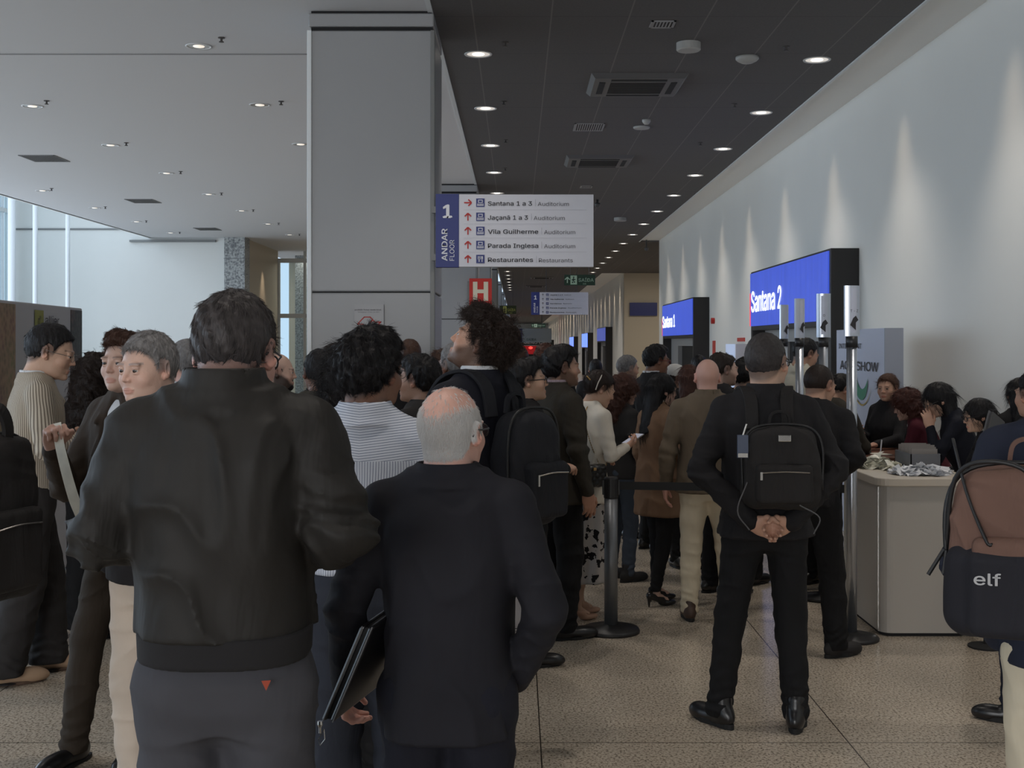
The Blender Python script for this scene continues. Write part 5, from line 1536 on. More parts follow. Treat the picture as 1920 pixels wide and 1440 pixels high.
A_CURLY = person('curly haired bearded man in a navy suit looking up to the left', 902, 578, 5.0, head=48, hy=34, hp=24, w=1.0,
       top=('jacket', 'dark_navy'), bottom=('trousers', 'dark_navy'), hair=('curly', 'dbrown'), skin='tan', arms=('down', 'down'), face=True, beard=('dbrown', .72, 0), inner='white_cotton', shoes=('boot', 'brown_leather', 'brown_sole'), feet=((.09, 0, 10), (.13, .05, 20)))
A_PACKMAN = person('grey-haired man with a black backpack standing with hands clasped behind his back', 1440, 620, 5.5, hs=1.08, head=-4, hy=-30, w=1.04, belly=.1, dep=1.1,
       top=('coat', 'black_cloth'), hem=.84, bottom=('jeans', 'black_trousers'), hair=('crop', 'dgrey'), skin='east', arms=('behind', 'behind'), glasses='black', shoes=('boot', 'black_leather', 'black_sole'), feet=((.20, 0, 35), (.13, -.03, 12)))
# right foreground, mostly outside the frame
A_EDGE = person('person in navy jacket and light trousers cut off by the right frame edge', 2035, 590, 3.15, head=-20, hy=0, w=1.08,
       top=('jacket', 'navy_jacket'), hem=.86, bottom=('jeans', 'beige_cotton'), hair=('short', 'dbrown'), skin='tan', arms=('pocket', 'pocket'))
person('dark-haired person in navy trousers behind the brown backpack', 1945, 690, 5.6, head=20, hy=0, w=1.0,
       top=('jacket', 'black_cloth'), bottom=('trousers', 'navy_jacket'), hair=('short', 'black'), skin='tan', arms=('down', 'down'), feet=((.16, .0, 40), (.1, 0, 10)), shoes=('boot', 'black_leather', 'black_sole'))
# left group
A_STRIPE = person('young man in a cream striped jacket and glasses looking down, beside the banner', 92, 603, 6.3, head=-62, hy=-16, hp=-16, w=.98,
       top=('blazer', 'striped_jacket'), hem=.93, bottom=('wide', 'charcoal_wool'), hair=('short', 'black'), skin='east', arms=('cross', 'phone'), glasses='wire', face=True, inner='white_cotton', shoes=('shoe', 'tan_suede', 'brown_sole'), feet=((.10, .10, -5), (.08, -.12, 0)), lean=4, hs=1.1)
person('woman with long dark wavy hair and black clothes, back turned, left of centre', 180, 655, 7.2, head=-10, hy=-10, sex='f', top=('blazer', 'black_cloth'), bottom=('wide', 'black_trousers'),
       hair=('longcurly', 'dbrown'), skin='tan', arms=('phone', 'down'), hem=.98)
A_BROWN = person('brown-haired man in a brown corduroy jacket holding up a paper strip', 238, 612, 5.1, head=150, hy=10, w=.96,
       top=('jacket', 'brown_corduroy'), bottom=('jeans', 'brown_trousers'), hair=('quiff', 'brown'), skin='fair', arms=('down', 'lift'), face=True, inner='white_cotton', shoes=('pointed', 'black_leather', 'black_sole'), feet=((.10, 0, 10), (.12, .18, -10)))
A_GREYF = person('grey-haired man with a full face turned to the lower left, in black jacket', 281, 617, 4.35, head=140, hy=10, hp=-5, w=1.04, belly=.35,
       top=('jacket', 'black_cloth'), bottom=('trousers', 'cream_cotton'), hair=('short', 'grey'), skin='fair', arms=('pocket', 'pocket'), face=True, inner='black_cloth', collar=1.1)
person('greying man half hidden behind the grey-haired man and the bomber jacket', 345, 632, 6.0, head=20, hy=40, top=('jacket', 'navy_suit'), bottom=BK, hair=('crop', 'grey'), skin='pink', inner='white_cotton')
A_LEFT = person('person in black cut off by the left frame edge wearing a black backpack', -165, 600, 4.2, head=70, top=('puffer', 'black_nylon'), bottom=BK, hair=('short', 'black'), skin='tan')
# middle, between the front men
person('bald man with a full black beard in profile, dark grey suit', 523, 661, 7.6, head=-75, hy=-8, hp=-3, w=1.05, belly=.3, top=('jacket', 'charcoal_wool'), bottom=BK, hair=('fringe', 'black'), bald=.03, skin='fair', beard=('black', .9, .006), face=True, inner='black_cloth', group=G)
person('dark-haired man from behind, short hair, right of the bearded bald man', 596, 652, 6.6, head=15, hy=10, top=('jacket', 'olive_jacket'), bottom=BK, hair=('short', 'black'), skin='brown', group=G)
person('woman with brown straight hair behind the dark-haired man, seen from behind', 628, 640, 8.5, head=0, sex='f', top=('blazer', 'black_cloth'), bottom=BK, hair=('long', 'dbrown'), skin='tan', group=G)
person('man in a grey suit seen from behind, left of the long-haired woman', 655, 660, 5.4, head=12, hy=0, w=1.1, top=('jacket', 'grey_suit'), bottom=BK, hair=('short', 'dgrey'), skin='tan', group=G)
person('woman with long black wavy hair directly behind the pinstriped shirt man', 655, 634, 4.7, head=6, sex='f', top=('blazer', 'black_cloth'), bottom=BK, hair=('longcurly', 'black'), skin='tan', group=G)
person('man with neat black hair facing left, between pinstriped man and column', 783, 660, 6.1, head=60, hy=10, top=('jacket', 'charcoal_wool'), bottom=BK, hair=('thick', 'black'), skin='tan', group=G)
person('grey-haired man in a black suit with white collar near the column corner', 852, 640, 6.8, head=35, hy=10, top=('jacket', 'black_cloth'), bottom=BK, hair=('short', 'grey'), skin='brown', inner='white_cotton', group=G)
person('brown-haired head seen just above the pinstriped man, by the column', 768, 634, 8.6, head=0, top=('jacket', 'black_cloth'), bottom=BK, hair=('short', 'brown'), skin='brown', group=G)
person('woman with tied brown hair by the right corner of the column', 829, 650, 9.2, head=10, sex='f', top=('blazer', 'brown_corduroy'), bottom=BK, hair=('longcurly', 'brown'), skin='tan', group=G)
# centre right
person('young man in black-rimmed glasses and black jacket in right profile', 990, 665, 6.6, head=-70, hy=-14, hp=3, top=('jacket', 'black_cloth'), bottom=BK, hair=('quiff', 'black'), skin='east', arms=('down', 'front'), glasses='black', face=True, group=G)
person('tall dark-haired man in an olive rain jacket over a lilac shirt', 1054, 643, 7.2, head=-62, hy=-14, w=1.05, top=('coat', 'olive_jacket'), bottom=BK, hair=('thick', 'black'), skin='tan', face=True, beard=('black', .6, 0), inner='lilac_shirt', hem=.80, group=G)
person('reddish brown curly head behind the tall olive jacket man', 1022, 640, 9.5, head=0, top=('jacket', 'black_cloth'), bottom=BK, hair=('curly', 'auburn'), skin='tan', group=G)
person('woman with fair wavy hair partly hidden behind the navy suit man', 968, 676, 8.8, head=20, sex='f', top=('blazer', 'black_cloth'), bottom=BK, hair=('longcurly', 'blond'), skin='tan', group=G)
person('small dark-haired person just left of the young man with glasses', 975, 648, 11.0, head=0, top=('jacket', 'black_cloth'), bottom=BK, hair=('short', 'brown'), skin='brown', group=G)
A_CREAM = person('woman in a cream blazer and floral skirt reading her phone', 1127, 694, 7.7, head=-56, hy=-22, hp=-24, sex='f', w=1.12, top=('blazer', 'cream_wool'), hem=.80, bottom=('skirt', 'floral_skirt'),
       hair=('tied', 'dbrown'), skin='east', arms=('front', 'phone'), face=True, shoes=('heel', 'nude_leather', None), feet=((.07, .02, 0), (.08, -.12, 0)), lean=7)
person('woman with auburn wavy hair and dark jacket behind the cream blazer woman', 1172, 697, 8.9, head=-50, hy=-20, hp=-10, sex='f', top=('jacket', 'charcoal_wool'), bottom=('jeans', 'blue_denim'), hair=('longcurly', 'auburn'), skin='fair', arms=('down', 'front'), shoes=('boot', 'black_suede', 'black_sole'), group=G)
person('grey-haired man looking right, in black, behind the auburn woman', 1178, 664, 10.9, head=-60, hy=-10, hp=-8, top=('jacket', 'black_cloth'), bottom=BK, hair=('short', 'grey'), skin='olive', face=True, beard=('grey', .4, 0), group=G)
person('man with red-framed glasses and light collar in front of the first portal', 1232, 643, 10.2, head=-65, hy=-10, hp=-5, top=('jacket', 'black_cloth'), bottom=BK, hair=('thick', 'black'), skin='brown', glasses='red', face=True, inner='white_cotton', group=G)
person('small person in a dark knitted cap in the distance', 1117, 672, 13.5, head=0, top=('jacket', 'black_cloth'), bottom=BK, hair=('short', 'black'), skin='tan', group=G)
A_CAP = person('person in a white baseball cap behind the camel coat woman', 1268, 682, 10.5, head=-80, hy=0, top=('jacket', 'charcoal_wool'), bottom=BK, hair=('short', 'dbrown'), skin='tan', group=G)
A_CAMEL = person('woman with long dark hair, black glasses and a camel coat', 1243, 697, 8.12, head=-58, hy=-14, hp=-4, sex='f', w=1.0, top=('coat', 'camel_coat'), hem=.66, bottom=('slim', 'black_trousers'),
       hair=('long', 'black'), skin='fair', arms=('down', 'front'), glasses='black', face=True, shoes=('heel', 'black_leather', None), feet=((.07, .04, 0), (.09, -.10, 5)), inner='off_white_knit')
person('woman with long reddish brown hair, left of the shaven-headed man', 1292, 681, 9.4, head=0, sex='f', top=('blazer', 'black_cloth'), bottom=BK, hair=('long', 'auburn'), skin='fair', group=G)
person('black-haired person behind the reddish haired woman, near the portal side', 1310, 664, 11.8, head=10, top=('jacket', 'black_cloth'), bottom=BK, hair=('short', 'black'), skin='tan', group=G)
person('shaven-headed man in a taupe wool jacket and khaki jeans, from behind', 1327, 673, 7.62, head=-4, hy=2, w=1.08, belly=.15, top=('coat', 'taupe_wool'), hem=.84, bottom=('jeans', 'khaki_cotton'), hair=('bald', 'grey'), brow='dgrey',
       skin='pink', arms=('down', 'front'), shoes=('boot', 'brown_leather', 'black_sole'), feet=((.12, 0, 5), (.15, .03, 18)), collar=1.1)
person('man with receding dark hair in right profile behind the shaven-headed man', 1357, 657, 8.4, head=-62, hy=-14, hp=-4, top=('jacket', 'black_cloth'), bottom=BK, hair=('short', 'dbrown'), skin='fair', beard=('dbrown', .45, 0), face=True, bald=.02, group=G)
person('black-haired person with ear showing, left of the backpack man', 1397, 668, 8.8, head=-40, top=('jacket', 'burgundy_cloth'), bottom=BK, hair=('thick', 'black'), skin='tan', group=G)
person('man in a white shirt looking down between the sign poles', 1512, 632, 9.9, head=-50, hy=-20, hp=-18, top=('shirt', 'off_white_knit'), bottom=BK, hair=('short', 'black'), skin='tan', face=True)
person('man with cropped hair in a dark jacket leaning toward the counter', 1549, 684, 6.75, head=-30, hy=-22, hp=-14, lean=13, w=1.06, top=('jacket', 'black_cloth'), bottom=BK, hair=('shaved', 'dbrown'), skin='olive', arms=('down', 'front'), shoes=('boot', 'black_suede', 'black_sole'), feet=((.12, 0, 5), (.15, .05, 30)))
person('person with black hair bowing over the desk behind the tall chrome pole', 1586, 702, 8.7, head=-50, hy=-20, hp=-30, lean=18, top=('jacket', 'olive_jacket'), bottom=BK, hair=('short', 'black'), skin='olive', arms=('reach', 'reach'))
# behind the counter
person('woman with swept-up brown hair behind the counter, facing the visitors', 1662, 698, 9.35, head=130, hy=12, hp=-4, sex='f', top=('blazer', 'black_cloth'), bottom=BK, hair=('tied', 'brown'), skin='olive', arms=('reach', 'phone'), face=True)
person('woman with voluminous red-brown curls leaning over the counter in burgundy', 1708, 726, 8.5, head=60, hy=10, hp=-20, lean=22, sex='f', top=('blazer', 'burgundy_cloth'), bottom=BK, hair=('longcurly', 'red'), skin='fair', arms=('reach', 'reach'))
person('woman with black hair resting her face on one hand, in navy', 1762, 717, 7.95, head=80, hy=4, hp=-28, lean=22, sex='f', top=('blazer', 'dark_navy'), bottom=BK, hair=('long', 'black'), skin='east', arms=('chin', 'down'), glasses='wire', face=True)
person('woman with long black hair and glasses in a black blazer reaching for cards', 1834, 744, 7.45, head=88, hy=0, hp=-12, lean=18, sex='f', top=('blazer', 'black_cloth'), bottom=BK, hair=('long', 'black'), skin='east', arms=('reach', 'reach'), glasses='black', face=True, inner='white_cotton')
person('dark-haired person at the right wall, cut by the frame edge', 1912, 706, 8.2, head=0, sex='f', top=('blazer', 'black_cloth'), bottom=BK, hair=('long', 'black'), skin='tan')
print('people', len(PEOPLE), _t.time() - _t0)
for r_, d_ in PEOPLE: print('%.2f' % (d_['s'] * 1.72), end=' ')
# ---------------------------------------------------------------- things people wear, carry and queue beside
def MW(ref):
    r = ref
    return Matrix.Translation(r.location) @ Matrix.Rotation(r.rotation_euler[2], 4, 'Z') @ Matrix.Scale(r.scale[0], 4)
INFO = {r: d for r, d in PEOPLE}
def hand_at(ref, side, along=.08, palm=.02):
    d = INFO[ref]; sh, e, wr, hd, pn, cu, key = d['arms'][side]
    hd = nrm(hd); pn = nrm(pn - hd * (pn @ hd))
    return MW(ref) @ Vector(wr + hd * along + pn * palm)
def ribbon(m, pts, wv, w_, t_, mi=0):
    """flat strap with width along wv"""
    pts = [Vector(p) for p in pts]; n0 = len(m.v)
    for i, p in enumerate(pts):
        d = (pts[min(i + 1, len(pts) - 1)] - pts[max(i - 1, 0)]).normalized()
        a = Vector(wv[i] if isinstance(wv, list) else wv); a = (a - d * a.dot(d)).normalized(); b_ = d.cross(a)
        for sx, sy in ((-1, -1), (1, -1), (1, 1), (-1, 1)): m.v.append(tuple(p + a * sx * w_ / 2 + b_ * sy * t_ / 2))
    for i in range(len(pts) - 1):
        for j in range(4):
            k = (j + 1) % 4; m.f.append((n0 + i * 4 + j, n0 + i * 4 + k, n0 + i * 4 + 4 + k, n0 + i * 4 + 4 + j)); m.m.append(mi)
    m.f.append((n0, n0 + 1, n0 + 2, n0 + 3)[::-1]); m.m.append(mi)
    e = n0 + (len(pts) - 1) * 4; m.f.append((e, e + 1, e + 2, e + 3)); m.m.append(mi)
def spline(pts, n=6):
    P = [Vector(p) for p in pts]; P = [P[0] * 2 - P[1]] + P + [P[-1] * 2 - P[-2]]; out = []
    for i in range(1, len(P) - 2):
        for j in range(n):
            t = j / n; a, b_, c, d = P[i - 1], P[i], P[i + 1], P[i + 2]
            out.append(.5 * ((2 * b_) + (c - a) * t + (2 * a - 5 * b_ + 4 * c - d) * t * t + (3 * b_ - a - 3 * c + d) * t ** 3))
    out.append(P[-2]); return out
fabric('black_canvas', rgb(38, 36, 36), .75, 9, .5); fabric('dark_canvas', rgb(34, 35, 40), .75, 9, .5); fabric('brown_canvas', rgb(112, 86, 76), .85, 9, .6)
fabric('black_panel_canvas', rgb(36, 36, 42), .8, 9, .4)
MZIP = mat('black_zip', rgb(24, 24, 26), .5); MSIL = mat('silver_metal', rgb(200, 198, 194), .25, metal=1.0); MGOLD = mat('gold_metal', rgb(200, 164, 110), .3, metal=1.0)
MCHR = mat('brushed_chrome', rgb(190, 195, 204), .30, metal=.9)
def backpack(ref, label, c, hf, canvas, gv=.007, straps=(-1, 1), low=None, fs=.008, seed=5, zipper=True, rr=.07):
    """c, hf: centre and half size in the wearer's own frame"""
    d = INFO[ref]; M = MW(ref); b0 = Vector((c[0], c[1], c[2] - hf[2]))
    root = empty('backpack', M @ b0, ref.rotation_euler[2], ref.scale[0]); tag(root, label, 'backpack')
    o = np.array(b0); C = np.array(c) - o
    def fold(px, py, pz): return fs * (.5 * wave(px, py, pz, (6, 6, 5), seed, 1.0) - .5 * ridge(px, py, pz, (5, 5, 5), seed + 1, 1.0)) + .03 * np.clip(pz / hf[2] * .5 + .5, 0, 1) ** 2 * np.abs(px) / hf[0] + .022 * np.clip(pz / hf[2], 0, 1) ** 2
    m_ = MATS[canvas]
    fb = Field(C - np.array(hf) - .08, C + np.array(hf) + .08, gv)
    fb.box(C, hf, r=rr, fold=fold)
    V, Q = fb.mesh(); np_obj('main_body', V, Q, m_, root)
    # front pocket on the side away from the wearer
    fp = Field(C - np.array(hf) - .08, C + np.array(hf) + .08, gv)
    pc = C + V3(0, -hf[1] * .92, -hf[2] * .38)
    fp.box(pc, (hf[0] * .72, .035, hf[2] * .46), r=.025, fold=lambda a, b_, c_: fs * .4 * wave(a, b_, c_, (8, 8, 6), seed + 3, 1.0))
    V, Q = fp.mesh(); pk = np_obj('front_pocket', V, Q, m_ if low is None else MATS[low], root)
    z1 = MB(); yb = pc[1] - .036
    if zipper:
     pass
    z1.tube(spline([(-hf[0] * .60, yb, pc[2] + hf[2] * .26), (0, yb - .001, pc[2] + hf[2] * .29), (hf[0] * .60, yb, pc[2] + hf[2] * .27)]), .0028, 6)
    z1.box((-hf[0] * .62, yb - .004, pc[2] + hf[2] * .10), (-hf[0] * .56, yb + .002, pc[2] + hf[2] * .28))
    if zipper: z1.build('zipper', MSIL, pk)
    # main zip arch
    z2 = MB(); ya = C[1] - hf[1] * .35
    z2.tube(spline([(-hf[0] * .99, ya, C[2] - hf[2] * .55), (-hf[0] * 1.0, ya, C[2] + hf[2] * .4), (-hf[0] * .72, ya, C[2] + hf[2] * .84), (0, ya, C[2] + hf[2] * .94), (hf[0] * .72, ya, C[2] + hf[2] * .84), (hf[0] * 1.0, ya, C[2] + hf[2] * .4), (hf[0] * .99, ya, C[2] - hf[2] * .55)]), .0052, 8)
    z2.build('main_zip', MZIP, root, smooth=True)
    # carry handle
    h = MB(); hz = C[2] + hf[2] * .93; yy = C[1] + hf[1] * .55
    ribbon(h, spline([(-.045, yy, hz - .02), (-.035, yy, hz + .035), (0, yy, hz + .05), (.035, yy, hz + .035), (.045, yy, hz - .02)]), (0, 1, 0), .022, .010)
    h.build('carry_handle', MATS[canvas], root)
    for sx in straps:
        s_ = MB(); x = .075
        pts = [(sx * x, c[1] + hf[1] * .8, c[2] + hf[2] * .78), (sx * x, -.125, 1.43), (sx * .085, -.07, 1.485), (sx * .095, .0, 1.49), (sx * .105, .075, 1.455), (sx * .118, .135, 1.36), (sx * .130, .15, 1.25), (sx * .150, .11, 1.13), (sx * .165, .02, 1.06), (sx * .15, c[1] + hf[1] * .8, c[2] - hf[2] * .75)]
        pts = [tuple(np.array(d['U'](p)) - o) for p in pts]
        ribbon(s_, spline(pts, 5), (1, .12 * sx, 0), .055, .014); s_.build('shoulder_strap', MATS[canvas], root, bevel=.003)
    return root
B1 = backpack(A_PACKMAN, 'black work backpack with metal plaque, worn by the man with clasped hands', (.035, -.245, 1.175), (.165, .095, .185), 'black_canvas')
m = MB(); m.box((-.026, -.106, .29), (.026, -.096, .318)); m.build('metal_plaque', MSIL, B1, bevel=.003)
m = MB(); m.box((-.19, -.075, .22), (-.145, -.06, .315), 0); m.box((-.188, -.077, .222), (-.147, -.075, .240), 1); m.tube([(-.167, -.067, .31), (-.150, -.06, .36)], .005, 6, 1)
lt = m.build('luggage_tag', [mat('tag_blue_grey', rgb(72, 82, 104), .4), MSIL], B1, bevel=.002)
m = MB(); m.tube(spline([(.06, -.105, .03), (.14, -.11, -.02), (.12, -.09, -.09)]), .003, 5); m.tube(spline([(-.15, -.08, .12), (-.19, -.08, .0), (-.14, -.07, -.08)]), .003, 5); m.build('loose_cord', MATS['silver_metal'] if 0 else mat('grey_cord', rgb(90, 90, 92), .8), B1)
B2 = backpack(A_CURLY, 'large dark backpack on the back of the curly haired man', (.02, -.235, 1.15), (.140, .105, .225), 'dark_canvas', seed=12, rr=.09)
B3 = backpack(A_LEFT, 'black backpack with loop handle at the left edge of the picture', (.0, -.27, 1.10), (.17, .12, .28), 'black_canvas', seed=22)
m = MB(); ribbon(m, spline([(-.09, .05, .50), (-.10, -.03, .60), (-.03, -.08, .63), (.02, -.08, .56), (.02, -.06, .46)]), (1, 0, 0), .035, .016); m.build('loop_handle', MATS['black_canvas'], B3)
B4 = backpack(A_EDGE, 'brown canvas backpack with black bottom and white lettering, right edge', (-.13, -.245, 1.205), (.185, .11, .190), 'brown_canvas', gv=.006, fs=.012, seed=31, zipper=False)
# black lower part of the brown backpack with its lettering
o_ = Field(V3(-.27, -.24, -.04), V3(.27, .24, .24), .006)
o_.box((0, 0, .075), (.189, .116, .11), r=.055, fold=lambda a, b_, c_: .004 * wave(a, b_, c_, (6, 6, 5), 40, 1.0))
o_.box((0, -.105, .075), (.14, .042, .10), r=.03, k=.02)
V, Q = o_.mesh(); np_obj('black_bottom', V, Q, MATS['black_panel_canvas'], B4)
m = MB(); add_text(m, 'elf', .052, -.125, .100, -.150, bold=.015, fit=.056)
m.build('lettering', mat('silver_print', rgb(176, 176, 178), .5), B4)
m = MB(); ribbon(m, spline([(-.17, -.05, .02 + .40), (-.14, -.09, .30), (-.10, -.125, .20), (-.085, -.13, .19)]), (0, 1, .2), .018, .006)
m.tube(spline([(-.188, -.03, .14), (-.165, -.075, .33), (-.09, -.11, .375), (0.0, -.12, .34), (.02, -.125, .19)]), .0055, 8); m.build('pocket_zip', MZIP, B4, smooth=True)
m = MB(); m.tube([(-.19, -.05, .16), (-.225, -.06, .10)], .005, 6); m.tube([(-.185, -.06, .16), (-.192, -.06, .105)], .004, 6); m.build('zip_pull', MZIP, B4)

# woman in cream: handbag, chain, phone, hair clip
Mc = MW(A_CREAM); dC = INFO[A_CREAM]
bagc = dC['U']((.215, -.115, .985))
hb = empty('handbag', Mc @ Vector((bagc[0], bagc[1], bagc[2] - .075)), A_CREAM.rotation_euler[2] + P2, A_CREAM.scale[0]); tag(hb, 'small black quilted handbag on a gold chain, hanging at the cream blazer', 'handbag')
fq = Field(V3(-.14, -.07, -.02), V3(.14, .07, .19), .0045)
fq.box((0, 0, .075), (.115, .042, .075), r=.025, fold=lambda a, b_, c_: .004 * np.abs(np.sin((a + c_) * 62) * np.sin((a - c_) * 62)) * -1)
V, Q = fq.mesh(); np_obj('quilted_body', V, Q, mat('black_quilted_leather', rgb(22, 21, 23), .28, spec=.6), hb)
m = MB(); m.box((-.012, -.052, .115), (.012, -.043, .135)); m.box((-.012, .043, .115), (.012, .052, .135)); m.build('clasp', MGOLD, hb, bevel=.002)
m = MB(); r0 = A_CREAM.rotation_euler[2] + P2
inv = (Matrix.Translation(hb.location) @ Matrix.Rotation(r0, 4, 'Z') @ Matrix.Scale(A_CREAM.scale[0], 4)).inverted() @ Mc
cp = [inv @ Vector(dC['U'](p)) for p in ((.165, .02, 1.02), (.150, -.09, 1.20), (.10, -.12, 1.36), (.06, -.075, 1.455), (.05, .01, 1.475), (.06, .08, 1.42), (.16, .10, 1.25), (.205, .0, 1.02))]
cs = spline(cp, 12)
for i in range(0, len(cs) - 1):
    m.tube([cs[i], cs[i].lerp(cs[i + 1], .75)], .0035, 5)
m.build('chain_strap', MGOLD, hb)
def slab(name, label, cat, loc, size, rot, mats_, group=None):
    o = empty(name, loc); o.rotation_euler = rot; tag(o, label, cat, group)
    w_, h_, t_ = size
    bx((-w_ / 2, -t_ / 2, -h_ / 2), (w_ / 2, t_ / 2, h_ / 2)).build('phone_body', mats_[0], o, bevel=.002)
    bx((-w_ / 2 + .004, -t_ / 2 - .0006, -h_ / 2 + .004), (w_ / 2 - .004, -t_ / 2, h_ / 2 - .004)).build('phone_screen', mats_[1], o)
    return o
p = hand_at(A_CREAM, 1, .10, .028)
slab('phone', 'silver smartphone held by the woman in the cream blazer', 'phone', p, (.072, .15, .009), (math.radians(-68), 0, A_CREAM.rotation_euler[2] + math.radians(8)), (MSIL, mat('phone_screen_glow', rgb(60, 62, 70), .15, emit=rgb(150, 150, 160), es=.5)))
m = MB(); Wc = dC['Wh']
pts = [tuple(Wc(sx, y_, z_)) for sx, y_, z_ in ((.082, -.05, -.03), (.086, -.055, .02), (.078, -.05, .06), (.05, -.045, .095), (0, -.04, .11))]
m.tube(spline(pts), .004, 8); m.build('hair_band', mat('pearl_band', rgb(214, 206, 196), .35), A_CREAM, smooth=True)
m = MB(); m.tube([tuple(Wc(.05, -.105, .02)), tuple(Wc(.05, -.140, .035))], .006, 8); m.build('hair_pin', MGOLD, A_CREAM)

# caps
m = MB(); Wk = INFO[A_CAP]['Wh']
fk = Field(INFO[A_CAP]['HC'] - .16, INFO[A_CAP]['HC'] + .2, .005); Rk = INFO[A_CAP]['Rh']
fk.ell(Wk(0, -.015, .045), (.088, .108, .088), k=0, R=Rk); fk.box(Wk(0, -.01, -.06), (.14, .16, .075), r=.01, mode='s', R=Rk)
fk.ell(Wk(0, .115, .022), (.075, .075, .010), k=.01, R=Rk)
V, Q = fk.mesh(); np_obj('cap', V, Q, mat('white_cap_cotton', rgb(214, 212, 208), .8), A_CAP)

# man holding a paper strip
p = hand_at(A_BROWN, 1, .07, .03)
m = MB(); q0 = Vector((0, 0, .06)); n0 = []
pp = spline([(0, 0, .05), (.012, -.01, -.02), (.035, -.01, -.12), (.065, 0, -.24), (.09, .01, -.31)], 6)
ribbon(m, pp, [(1, -.5 + .5 * i / len(pp), 0) for i in range(len(pp))], .045, .0012)
o = m.build('paper_strip', mat('printed_paper', rgb(232, 228, 214), .7, var=(14, .12))); o.location = p; tag(o, 'long white paper strip dangling from the brown jacket man\'s raised fist', 'paper')
# folio under the old man's arm
M0 = at(600, 1352, 3.02)
o = empty('portfolio', M0); tag(o, 'black leather zip portfolio held at the older man\'s left side', 'portfolio')
u = Vector((.098, .0, .235)); v = Vector((.125, .235, .055)); t_ = Vector((.036, -.012, .0))
def para(m, a, u_, v_, t2, mi=0):
    P = [a, a + u_, a + u_ + v_, a + v_]; P += [x_ + t2 for x_ in P]; n = len(m.v); m.v += [tuple(x_) for x_ in P]
    for q in ((0, 1, 2, 3), (7, 6, 5, 4), (0, 4, 5, 1), (1, 5, 6, 2), (2, 6, 7, 3), (3, 7, 4, 0)): m.f.append(tuple(n + i for i in q)); m.m.append(mi)
m = MB(); para(m, Vector((0, 0, 0)), u, v, t_ * .38); m.build('front_cover', MATS['black_leather'], o, bevel=.006)
m = MB(); para(m, t_ * .62, u, v, t_ * .38); m.build('back_cover', MATS['black_leather'], o, bevel=.006)
m = MB(); para(m, t_ * .30 + u * .02 + v * .02, u * .96, v * .96, t_ * .4); m.build('zip_edge', mat('zip_tape', rgb(16, 16, 18), .6), o)
m = MB(); e1 = t_ * .2; m.tube([e1, e1 + u], .0016, 5); m.tube([t_ * .9, t_ * .9 + u], .0016, 5); m.build('stitching', mat('pale_stitch', rgb(110, 110, 112), .6), o)
m = MB(); m.lathe([(.006, 0), (.007, -.008), (.003, -.016), (.003, -.03)], seg=10); m.tube([(.01, 0, -.02), (-.004, 0, -.045), (.0, 0, -.06), (.012, 0, -.045), (.01, 0, -.02)], .001, 5); m.build('zip_pull', MSIL, o)
# white tote
p = hand_at(A_CURLY, 1, .07, .0)
tb = empty('tote_bag', (p.x + .02, p.y - .02, p.z - .42), math.radians(8)); tag(tb, 'white tote bag carried by the curly haired man, beside the dark suit', 'tote bag')
ft = Field(V3(-.2, -.08, -.02), V3(.2, .08, .36), .007)
ft.box((0, 0, .16), (.155, .030, .165), r=.02, fold=lambda a, b_, c_: .006 * wave(a, b_, c_, (6, 6, 4), 77, 1.0))
V, Q = ft.mesh(); np_obj('bag_body', V, Q, mat('tote_canvas', rgb(205, 203, 208), .8), tb)
m = MB()
for sy in (-.026, .026): ribbon(m, spline([(-.07, sy, .32), (-.05, sy * .6, .40), (0, 0, .44), (.05, sy * .6, .40), (.07, sy, .32)]), (1, 0, 0), .022, .003)
m.build('bag_handle', MATS['tote_canvas'], tb)
m = MB(); rect(m, -.14, .055, .145, .058, -.038); rect(m, -.14, .045, .145, .047, -.038); m.build('printed_lines', MDT, tb)
# small orange patch on the trousers
m = MB(); q = V3(.0, 0, 0); zz = .915; m.poly([(.095, -.137, zz), (.113, -.133, zz), (.104, -.135, zz - .02)]); m.build('orange_patch', mat('orange_patch', rgb(150, 62, 40), .7), A_BOMBER)

# ---------------------------------------------------------------- queue barrier, sign poles
MRUB = mat('black_rubber_base', rgb(34, 34, 36), .45)
st = empty('barrier_post', (.56, 7.30, 0)); tag(st, 'grey belt barrier post with black disc base in front of the queue', 'barrier post')
MB().lathe([(.17, 0), (.172, .012), (.165, .026), (.05, .04), (.04, .05)], seg=40).build('base', MRUB, st, smooth=True)
MB().lathe([(.040, .045), (.040, .80)], seg=28).build('post', mat('grey_post_metal', rgb(128, 130, 134), .42, metal=.6), st, smooth=True)
m = MB(); m.lathe([(.042, .80), (.044, .805), (.044, .915), (.040, .925), (0, .926)], seg=28); m.box((.03, -.012, .82), (.052, .012, .905)); m.box((-.052, -.012, .82), (-.03, .012, .905)); m.build('belt_head', mat('black_belt_head', rgb(40, 40, 42), .4), st)
bl = MB(); bl.box((0, -.001, .85), (1.31, .001, .898)); o = bl.build('barrier_belt', mat('black_webbing', rgb(34, 35, 37), .8)); o.location = (.61, 7.30, 0); o.rotation_euler = (0, 0, math.atan2(-.18, 1.36)); tag(o, 'black belt stretched from the barrier post toward the tall sign pole', 'barrier belt')
MSH = mat('sign_head_metal', rgb(196, 202, 214), .28, metal=.7); MPLA = mat('sign_head_paper', rgb(196, 200, 216), .45)
